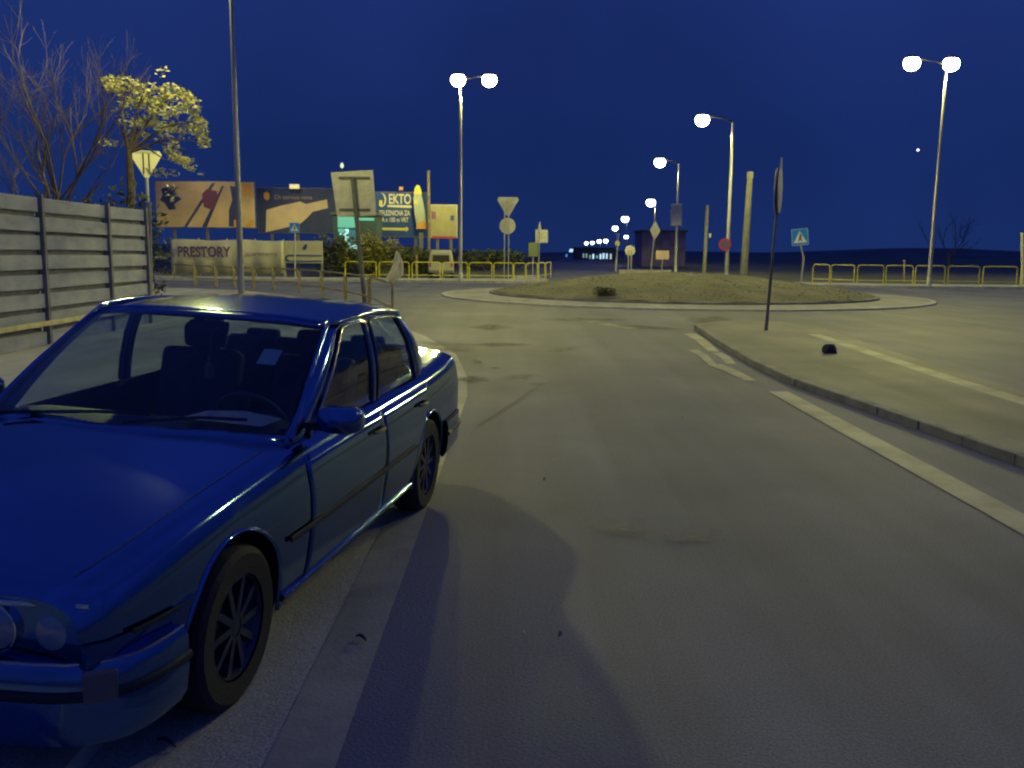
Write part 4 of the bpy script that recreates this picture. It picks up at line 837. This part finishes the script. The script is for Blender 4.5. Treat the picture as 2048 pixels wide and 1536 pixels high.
def side_y(x, z):
    pr = refine(section(x), 4)
    best = None
    for i in range(4, len(pr) - 1):
        if pr[i][1] <= z <= pr[i + 1][1]:
            t = (z - pr[i][1]) / max(1e-6, pr[i + 1][1] - pr[i][1]); y = lerp(pr[i][0], pr[i + 1][0], t)
            if best is None or y > best: best = y
    return best if best else smooth_tab(TAB, x)[0]
CARP = (-1.955, 3.56, 0.035); CARYAW = R(-99.8)
car = thing('parked_car', 'dark four-door saloon parked at an angle on the left, filling the left foreground', 'car', CARP, CARYAW)
car.rotation_euler = (R(-2.6), 0, CARYAW); car.scale = (1.03, 1.03, 1.03)
mb = MB(); rows = []; XS = [.75 - (.75 + 3.86) * k / 92 for k in range(93)]
for x in XS:
    h = refine(section(x), 3); full = [(x, y, z) for y, z in h] + [(x, -y, z) for y, z in h[-2:0:-1]]; rows.append(full)
mb.grid(rows, closed=True); mb.f.append([mb_i for mb_i in range(len(rows[0]))]); mb.m.append(0); e0 = (len(rows) - 1) * len(rows[0]); mb.f.append([e0 + k for k in range(len(rows[0]))][::-1]); mb.m.append(0)
body = mb.build('body', [M_PAINT, M_RUB], car, smooth=38, weld=True)
def cutter(mbc):
    o = mbc.build('cut', M_RUB, car); m = body.modifiers.new('b', 'BOOLEAN'); m.operation = 'DIFFERENCE'; m.solver = 'EXACT'; m.object = o; return o
WR = .318
cs = []
for X in (0, -2.76):
    for s in (-1, 1):
        c_ = MB().lathe([(WR + .055, s * .56), (WR + .055, s * 1.1)], (X, 0, WR), 'Y', 48); cs.append(cutter(c_))
c_ = MB(); c_.prism([(-.66, -.60), (-.50, 0), (-.66, .60), (-.85, .72), (-2.75, .72), (-3.02, .58), (-3.12, 0), (-3.02, -.58), (-2.75, -.72), (-.85, -.72)], .36, 1.6); cs.append(cutter(c_))
bpy.context.view_layer.update(); dg = bpy.context.evaluated_depsgraph_get(); nm = bpy.data.meshes.new_from_object(body.evaluated_get(dg)); body.modifiers.clear(); body.data = nm; nm.shade_smooth()
try: nm.set_sharp_from_angle(angle=R(38))
except Exception: pass
for o in cs: bpy.data.objects.remove(o)
# doors as slightly proud skins of the side
def skin(x0, x1, z0, z1f, s, off, slope0=0, slope1=0, nx=26, nz=12):
    mb = MB(); rows = []
    for i in range(nx + 1):
        r_ = []
        for j in range(nz + 1):
            q = j / nz; xa, xb = x0 + slope0 * q, x1 + slope1 * q; x = lerp(xa, xb, i / nx); z = lerp(z0, z1f(x), q)
            r_.append((x, s * (side_y(x, z) + off), z))
        rows.append(r_)
    mb.grid(rows); return mb
belt = lambda x: smooth_tab(TAB, x)[1] - .03
def arch_front(x): return belt(x)
for s in (1, -1):
    d1 = skin(-.66, -1.74, .26, belt, s, .006).build('door', M_PAINT, car, smooth=60, solid=.004)
    d2 = skin(-1.76, -2.38, .26, belt, s, .006, 0, -.36).build('door', M_PAINT, car, smooth=60, solid=.004)
    for dd, xh in ((d1, -1.60), (d2, -2.50)):
        zz = .785; MB().tube([(xh - .09, s * (side_y(xh, zz) + .018), zz), (xh - .05, s * (side_y(xh, zz) + .034), zz), (xh + .05, s * (side_y(xh, zz) + .034), zz), (xh + .09, s * (side_y(xh, zz) + .018), zz)], .012, 6).build('handle', M_RUB, dd, smooth=50)
    mb = MB(); mb.tube([(x, s * (side_y(x, .56) + .010), .56) for x in [.62 - .07 * k for k in range(0, 4)]], .009, 6, flat=.7); 
    mb.tube([(x, s * (side_y(x, .535) + .012), .535) for x in [-.42 - (1.94 * k / 24) for k in range(25)]], .015, 6, flat=.6); mb.tube([(x, s * (side_y(x, .535) + .010), .535) for x in [-3.18 - .1 * k for k in range(6)]], .014, 6, flat=.6)
    mb.build('rub_strip', M_RUB, car, smooth=50)
    mb = MB(); mb.tube([(x, s * (side_y(x, .27) + .004), .27) for x in [-.42 - (1.94 * k / 24) for k in range(25)]], .018, 8); mb.build('sill', M_PAINT, car, smooth=50)
    for X in (0, -2.76):
        mb = MB(); pts = []
        for k in range(19):
            a_ = R(-12 + 204 * k / 18); x = X + (WR + .055) * math.cos(a_); z = WR + (WR + .055) * math.sin(a_); pts.append((x, s * (side_y(x, max(.34, z)) - .002), z))
        mb.tube(pts, .011, 6); mb.build('arch_lip', M_PAINT, car, smooth=60)
        w = MB(); w.lathe([(.205, -.095), (.285, -.10), (.308, -.085), (WR, -.05), (WR, .05), (.308, .085), (.285, .10), (.205, .095)], (X, s * .765, WR), 'Y', 40, cap=False); wh = w.build('tyre', M_TYRE, car, smooth=35); wh.name = 'tyre'
        rm = MB(); rm.lathe([(.207, -.09), (.207, .085), (.195, .09), (.185, .06), (.16, .045), (.05, .055), (.045, .075), (.02, .08)], (X, s * .765, WR), 'Y', 40) if s > 0 else rm.lathe([(.207, .09), (.207, -.085), (.195, -.09), (.185, -.06), (.16, -.045), (.05, -.055), (.045, -.075), (.02, -.08)], (X, s * .765, WR), 'Y', 40)
        for k in range(10):
            a_ = 2 * math.pi * k / 10; rot = Matrix.Rotation(-a_, 3, 'Y'); rm.box(Vector((X, s * (.765 + .065), WR)) + rot @ Vector((.115, 0, 0)), (.15, .03, .028), rot)
        rm.build('rim', M_ALU, wh, smooth=35)
# ---- cabin
BOT = [(-.44, 0, .940), (-.47, .27, .940), (-.53, .53, .935), (-.63, .755, .913)]
TOP = [(-1.27, 0, 1.405), (-1.285, .24, 1.403), (-1.32, .46, 1.394), (-1.385, .640, 1.372)]
side_b = lambda x: (x, side_y(x, belt(x)) - .050, belt(x) + .018)
colsB = {'A0': (-.63, .685, .925), 'A1': (-.76, .775, .900)}
def rail(x): # side roof rail, x from -1.45 to -2.60
    t = (x + 1.45) / (-1.15); return (x, .682 + .012 * math.sin(math.pi * t) - .02 * t * t, 1.362 + .030 * math.sin(math.pi * min(1, t * .9 + .1)) - .012 * t)
def pv(b, t, v, bulge=.03):
    b, t = Vector(b), Vector(t); p = b.lerp(t, v); n = Vector((0, 1 if p.y > .3 else 0, .35)); return p + n.normalized() * bulge * math.sin(math.pi * v)
rowsV = [k / 12 for k in range(13)]
def patch(B_, T_, v0, v1, s, off=0, nv=10, bulge=.03):
    mb = MB(); rows = []
    for i in range(len(B_)):
        rows.append([(p.x, s * (p.y + off), p.z) for p in [pv(B_[i], T_[i], lerp(v0, v1, j / nv), bulge) for j in range(nv + 1)]])
    mb.grid(rows); return mb
def seq(f, a, b, n): return [f(lerp(a, b, k / n)) for k in range(n + 1)]
cab = MB()
def add(mbs, off=(0, 0, 0)):
    i = len(cab.v); cab.v += mbs.v; cab.f += [[i + k for k in f] for f in mbs.f]; cab.m += mbs.m
FD_B0, FD_B1, RD_B0, RD_B1 = -.80, -1.76, -1.84, -2.66
FD_T0, FD_T1, RD_T0, RD_T1 = -1.50, -1.80, -1.88, -2.46
glass_parts = []
for s in (1, -1):
    A0, A1 = Vector(BOT[-1]), Vector(side_b(FD_B0)); T0, T1 = Vector(TOP[-1]), Vector(rail(FD_T0))
    add(patch([A0, A0.lerp(A1, .5) + Vector((.01, .008, 0)), A1], [T0, T0.lerp(T1, .5) + Vector((0, .006, .004)), T1], -.03, 1, s, 0))
    add(patch([side_b(FD_B1), side_b(RD_B0)], [rail(FD_T1), rail(RD_T0)], -.03, 1, s))
    # window frames top and bottom
    for (b0, b1, t0, t1) in ((FD_B0, FD_B1, FD_T0, FD_T1), (RD_B0, RD_B1, RD_T0, RD_T1)):
        Bs, Ts = seq(side_b, b0, b1, 10), seq(rail, t0, t1, 10)
        add(patch(Bs, Ts, -.03, .05, s, nv=2)); add(patch(Bs, Ts, .93, 1.0, s, nv=2))
        glass_parts.append(('side_window', patch(Bs, Ts, .04, .94, s, -.010)))
        pts = [pv(Bs[0], Ts[0], v) for v in (.06, .3, .6, .85, .93)] + [pv(Bs[k], Ts[k], .94) for k in range(1, 10)] + [pv(Bs[10], Ts[10], v) for v in (.93, .85, .6, .3, .06)]
        m_ = MB(); m_.tube([(p.x, s * (p.y + .004), p.z) for p in pts], .008, 6, cap=False); m_.build('window_trim', mat('dark_chrome', (.40, .38, .32), .2, metal=1.0), car, smooth=60)
    # belt trim
    m_ = MB(); m_.tube([(x, s * (side_b(x)[1] + .016), side_b(x)[2] + .004) for x in [-.78 - 1.95 * k / 20 for k in range(21)]], .010, 6); m_.build('belt_trim', M_RUB, car, smooth=60)
    C1b, C1t = Vector(side_b(RD_B1)), Vector(rail(RD_T1)); C2b, C2t = Vector((-3.06, .71, .970)), Vector((-2.66, .62, 1.368))
    mid = lambda a, b, t, y: a.lerp(b, t) + Vector((0, y, 0))
    add(patch([C1b, mid(C1b, C2b, .35, .022), mid(C1b, C2b, .7, .02), C2b], [C1t, mid(C1t, C2t, .35, .015), mid(C1t, C2t, .7, .015), C2t], -.05, 1, s))
def mirror(L): return [(x, -y, z) for x, y, z in L[::-1]]
WB, WT = mirror(BOT[1:]) + BOT, mirror(TOP[1:]) + TOP
def ws(v0, v1, nv=10, u0=0, u1=1):
    mb = MB(); rows = []
    for i in range(len(WB)):
        rows.append([Vector(WB[i]).lerp(Vector(WT[i]), lerp(v0, v1, j / nv)) + Vector((.45, 0, .9)) * .02 * math.sin(math.pi * lerp(v0, v1, j / nv)) for j in range(nv + 1)])
    mb.grid(rows); return mb
add(ws(-.04, .03, 2)); add(ws(.955, 1, 2)); glass_parts.append(('windscreen', ws(.02, .965)))
RB = [(-3.24, 0, .995), (-3.22, .25, .993), (-3.16, .50, .985), (-3.06, .71, .970)]; RT = [(-2.78, 0, 1.395), (-2.77, .22, 1.393), (-2.73, .44, 1.387), (-2.66, .62, 1.368)]
WB, WT = mirror(RB[1:]) + RB, mirror(RT[1:]) + RT
def rws(v0, v1, nv=8):
    mb = MB(); mb.grid([[Vector(WB[i]).lerp(Vector(WT[i]), lerp(v0, v1, j / nv)) for j in range(nv + 1)] for i in range(len(WB))]); return mb
add(rws(-.04, .04, 2)); add(rws(.96, 1, 2)); glass_parts.append(('rear_window', rws(.03, .97)))
# roof: rows from front edge to rear edge
fr = mirror(TOP[1:]) + TOP; bk = mirror(RT[1:]) + RT
cab.cur = 0; rows = []
for i in range(21):
    q = i / 20; r_ = []
    n = len(fr)
    for j in range(n):
        a, b = Vector(fr[j]), Vector(bk[j]); p = a.lerp(b, q); y = abs(p.y)
        # swell to the side rails
        full = rail(lerp(-1.45, -2.60, min(1, max(0, q))))
        if j in (0, n - 1): yy_ = lerp(abs(p.y), full[1] + .0, math.sin(math.pi * q) ** .5); zz_ = lerp(p.z, full[2], math.sin(math.pi * q) ** .5); p = Vector((p.x, math.copysign(yy_, p.y), zz_))
        else:
            p.z += .045 * math.sin(math.pi * q) * (1 - .3 * (y / .5) ** 2); p.y *= 1 + .10 * math.sin(math.pi * q)
        r_.append(p)
    rows.append(r_)
# smooth refine each row
rr = []
for r_ in rows:
    o_ = []
    for i in range(len(r_) - 1):
        p0 = r_[max(0, i - 1)]; p1 = r_[i]; p2 = r_[i + 1]; p3 = r_[min(len(r_) - 1, i + 2)]
        for k in range(4):
            t_ = k / 4; o_.append(.5 * ((2 * p1) + (p2 - p0) * t_ + (2 * p0 - 5 * p1 + 4 * p2 - p3) * t_ * t_ + (3 * p1 - p0 - 3 * p2 + p3) * t_ ** 3))
    o_.append(r_[-1]); rr.append(o_)
cab.build('pillars', M_PAINT, car, smooth=50, solid=.022)
rf = MB(); rf.grid(rr); rf.build('roof', M_PAINT, car, smooth=60, solid=.02)
for s in (1, -1):      # drip rail closing roof to frames
    m_ = MB(); m_.tube([(-.66 + -.72 * v, s * lerp(.768, .652, v), lerp(.908, 1.370, v) + .012 * math.sin(math.pi * v)) for v in [k / 8 for k in range(9)]] + [(p[0], s * (p[1] + .004), p[2] + .006) for p in seq(rail, -1.45, -2.58, 16)], .014, 8); m_.build('roof_rail', M_PAINT, car, smooth=60)
for nm_, g_ in glass_parts: g_.build(nm_, M_GLASS, car, smooth=60)
# sunroof seam, antenna, wipers
MB().tube([(-.50, -.55, .955), (-.60, -.15, .975), (-.60, .12, .985)], .008, 5).build('wiper', M_RUB, car); MB().tube([(-.50, .05, .958), (-.62, .35, .985), (-.66, .56, .985)], .008, 5).build('wiper', M_RUB, car)
# mirrors
for s in (1, -1):
    bm_ = MB(); n = 14; rws_ = []
    for (x, sc) in ((-.74, .25), (-.76, .8), (-.80, 1.0), (-.87, 1.03), (-.885, .95)):
        rws_.append([(x, s * (.935 + .105 * sc * math.copysign(abs(math.cos(a_)) ** .6, math.cos(a_))), .985 + .062 * sc * math.copysign(abs(math.sin(a_)) ** .6, math.sin(a_))) for a_ in [2 * math.pi * k / n for k in range(n)]])
    bm_.grid(rws_, closed=True); bm_.quad(*rws_[0]); mir = bm_.build('mirror', M_PAINT, car, smooth=50)
    MB().plate([(s * .935 + .085 * math.cos(a_), .985 + .048 * math.sin(a_)) for a_ in [2 * math.pi * k / 16 for k in range(16)]], 0, .004).build('mirror_glass', M_CHROME, mir).matrix_local = Matrix.Rotation(R(90), 4, 'Z') @ Matrix.Translation((0, .882, 0)) @ Matrix.Identity(4)
    MB().box((-.80, s * .84, .955), (.06, .10, .03)).build('mirror_arm', M_RUB, mir)
# ---- nose: grille panel, lamps, kidneys, bumper
nose_x = .752
gp = MB(); rows = []
for k in range(25):
    y = -.70 + 1.40 * k / 24; xx = nose_x + .012 - .055 * (abs(y) / .7) ** 3; rows.append([(xx, y, .505), (xx + .006, y, .585), (xx - .004, y, .655)])
gp.grid(rows); gp.build('grille_panel', M_RUB, car, smooth=60, solid=.01)
m_ = MB(); rows = []
for k in range(25):
    y = -.72 + 1.44 * k / 24; xx = nose_x + .018 - .060 * (abs(y) / .72) ** 3; rows.append((xx, y, .668))
m_.tube(rows, .010, 6); m_.build('nose_trim', M_CHROME, car, smooth=60)
for s in (1, -1):
    for y, r_ in ((.615, .082), (.435, .072)):
        xx = nose_x + .02 - .055 * (y / .7) ** 3
        hl = MB().lathe([(.004, .028), (r_ * .5, .022), (r_ * .92, .004), (r_ * .95, -.01)], (xx, s * y, .585), 'X', 28).build('headlight', M_LENS, car, smooth=40)
        MB().lathe([(r_ * .95, -.012), (r_ * 1.02, .012), (r_ * 1.08, .010), (r_ * 1.10, -.012)], (xx, s * y, .585), 'X', 28).build('headlight_ring', M_CHROME, hl, smooth=40)
    kd = MB()
    for zz in (.52, .66): kd.box((nose_x + .03, s * .085, zz), (.03, .13, .014))
    for yy_ in (.022, .15): kd.box((nose_x + .03, s * yy_, .59), (.03, .014, .14))
    kn = kd.build('grille_frame', M_CHROME, car, bevel=.004); sl = MB()
    for k in range(6): sl.box((nose_x + .022, s * (.045 + .018 * k), .59), (.012, .006, .12))
    sl.build('grille_slats', M_RUB, kn)
    MB().box((.735, s * .768, .43), (.03, .10, .10), Matrix.Rotation(s * R(38), 3, 'Z')).build('indicator', M_AMBER, car, bevel=.008)
def bumper(sgn, nm_, z0, z1, path):
    full = path + [(x, -y) for x, y in path[-2::-1]]; m_ = MB(); rows = []; P = [Vector(p) for p in full]; fine = []
    for i in range(len(P) - 1):
        p0 = P[max(0, i - 1)]; p1 = P[i]; p2 = P[i + 1]; p3 = P[min(len(P) - 1, i + 2)]
        for k in range(5):
            t_ = k / 5; fine.append(.5 * ((2 * p1) + (p2 - p0) * t_ + (2 * p0 - 5 * p1 + 4 * p2 - p3) * t_ * t_ + (3 * p1 - p0 - 3 * p2 + p3) * t_ ** 3))
    fine.append(P[-1])
    for i, p in enumerate(fine):
        d = (fine[min(len(fine) - 1, i + 1)] - fine[max(0, i - 1)]).normalized(); n_ = Vector((d.y, -d.x)); c_ = Vector((-1.5 * sgn * -1, 0))
        if n_.dot(p - Vector((sgn * .0 if sgn > 0 else -2.76, 0))) < 0: n_ = -n_
        prof = [(-.07, z0 + .03), (-.02, z0), (.008, z0 + .05), (.016, lerp(z0, z1, .5)), (.012, z1 - .03), (-.006, z1), (-.07, z1)]
        rows.append([Vector((p.x + n_.x * o_, p.y + n_.y * o_, z)) for o_, z in prof])
    m_.grid(rows); b_ = m_.build(nm_, M_PAINT, car, smooth=50)
    st = MB(); st.tube([lerp(r_[3], r_[4], .4) for r_ in rows], .018, 6); st.build('bumper_strip', M_RUB, b_, smooth=60)
    st = MB(); st.tube([r_[5] + Vector((0, 0, .002)) for r_ in rows], .005, 5); st.build('bumper_trim', M_CHROME, b_, smooth=60)
bumper(1, 'front_bumper', .22, .495, [(.405, .862), (.55, .850), (.68, .80), (.765, .68), (.80, .50), (.825, .25), (.832, 0)]); bumper(-1, 'rear_bumper', .27, .54, [(-3.20, .872), (-3.45, .862), (-3.70, .835), (-3.85, .76), (-3.91, .60), (-3.935, .30), (-3.94, 0)])
for s in (1, -1): MB().box((-3.86, s * .60, .70), (.05, .34, .17)).build('tail_light', M_TAIL, car, bevel=.015)
for s in (1, -1):
  bn = MB(); bn.tube([(x, s * (smooth_tab(TAB, x)[0] - .155), smooth_tab(TAB, x)[1] + .034) for x in [.66 - .06 * k for k in range(20)]], .0014, 4); bn.build('bonnet_seam', M_RUB, car)

# ---- interior
MB().box((-1.9, 0, .30), (2.5, 1.35, .05)).build('floor', M_SEAT, car)
mb = MB(); mb.grid([[(-.62, -.66 + 1.32 * k / 12, .90), (-.80, -.66 + 1.32 * k / 12, .925), (-.98, -.66 + 1.32 * k / 12, .90 + (.05 if 7 < k < 12 else 0)), (-1.05, -.66 + 1.32 * k / 12, .82), (-.98, -.66 + 1.32 * k / 12, .55)] for k in range(13)]); mb.build('dashboard', M_DASH, car, smooth=50)
st = MB(); c0 = Vector((-1.13, .36, .86)); ax = Matrix.Rotation(R(-62), 3, 'Y'); pts = [c0 + ax @ Vector((.19 * math.cos(a_), .19 * math.sin(a_), 0)) for a_ in [2 * math.pi * k / 28 for k in range(29)]]
st.tube(pts, .014, 8, cap=False)
for a_ in (0, 2.1, 4.2): st.tube([c0, c0 + ax @ Vector((.18 * math.cos(a_), .18 * math.sin(a_), 0))], .014, 6)
st.build('steering_wheel', M_DASH, car, smooth=60)
def seat(x, y, w, nm_='seat'):
    s_ = MB(); s_.box((x, y, .48), (.52, w, .16)); b_ = s_.build(nm_, M_SEAT, car, bevel=.05)
    MB().box((x - .36, y, .82), (.14, w, .60), Matrix.Rotation(R(-14), 3, 'Y')).build('backrest', M_SEAT, b_, bevel=.05)
    return b_
for y in (.36, -.36): b_ = seat(-1.55, y, .50); MB().box((-1.995, y, 1.19), (.09, .26, .15)).build('headrest', M_SEAT, b_, bevel=.035)
b_ = seat(-2.40, 0, 1.25, 'rear_seat'); 
for y in (.38, -.38): MB().box((-2.84, y, 1.10), (.08, .24, .12)).build('headrest', M_SEAT, b_, bevel=.03)
MB().box((-1.36, .0, 1.315), (.03, .22, .06)).build('rear_view_mirror', M_DASH, car, bevel=.01)
fr_ = MB(); fr_.tube([(-1.335, .03, 1.29), (-1.31, .03, 1.15)], .002, 4); fr_.lathe([(.008, .06), (.010, .03), (.024, .01), (.026, -.05), (.02, -.06)], (-1.31, .03, 1.10), 'Z', 12); fr_.build('air_freshener', mat('freshener', (.42, .28, .24), .6), car)
# sticker on the windscreen inside
def wsp(y, v): 
    a_ = abs(y) / .64; b__ = Vector((-.44 - .19 * (abs(y) / .755) ** 2, y * 1.18, .94)); t__ = Vector((-1.27 - .115 * a_ ** 2, y, 1.405 - .033 * a_ ** 2)); return b__.lerp(t__, v) + Vector((.45, 0, .9)) * .02 * math.sin(math.pi * v) + Vector((-.02, 0, -.015))
mb = MB(); mb.grid([[wsp(y, v) for v in (.56, .63, .70)] for y in (.42, .46, .50)]); mb.build('windscreen_sticker', M_STICK, car)
pb = MB(); pb.grid([[(-.74, .18, .945), (-.93, .22, .952)], [(-.70, .40, .955), (-.94, .42, .965)], [(-.72, .60, .945), (-.90, .62, .95)]]); pb.build('pale_sheet', M_SHEET, car, smooth=60)  # pale sheet spread on top of the dashboard
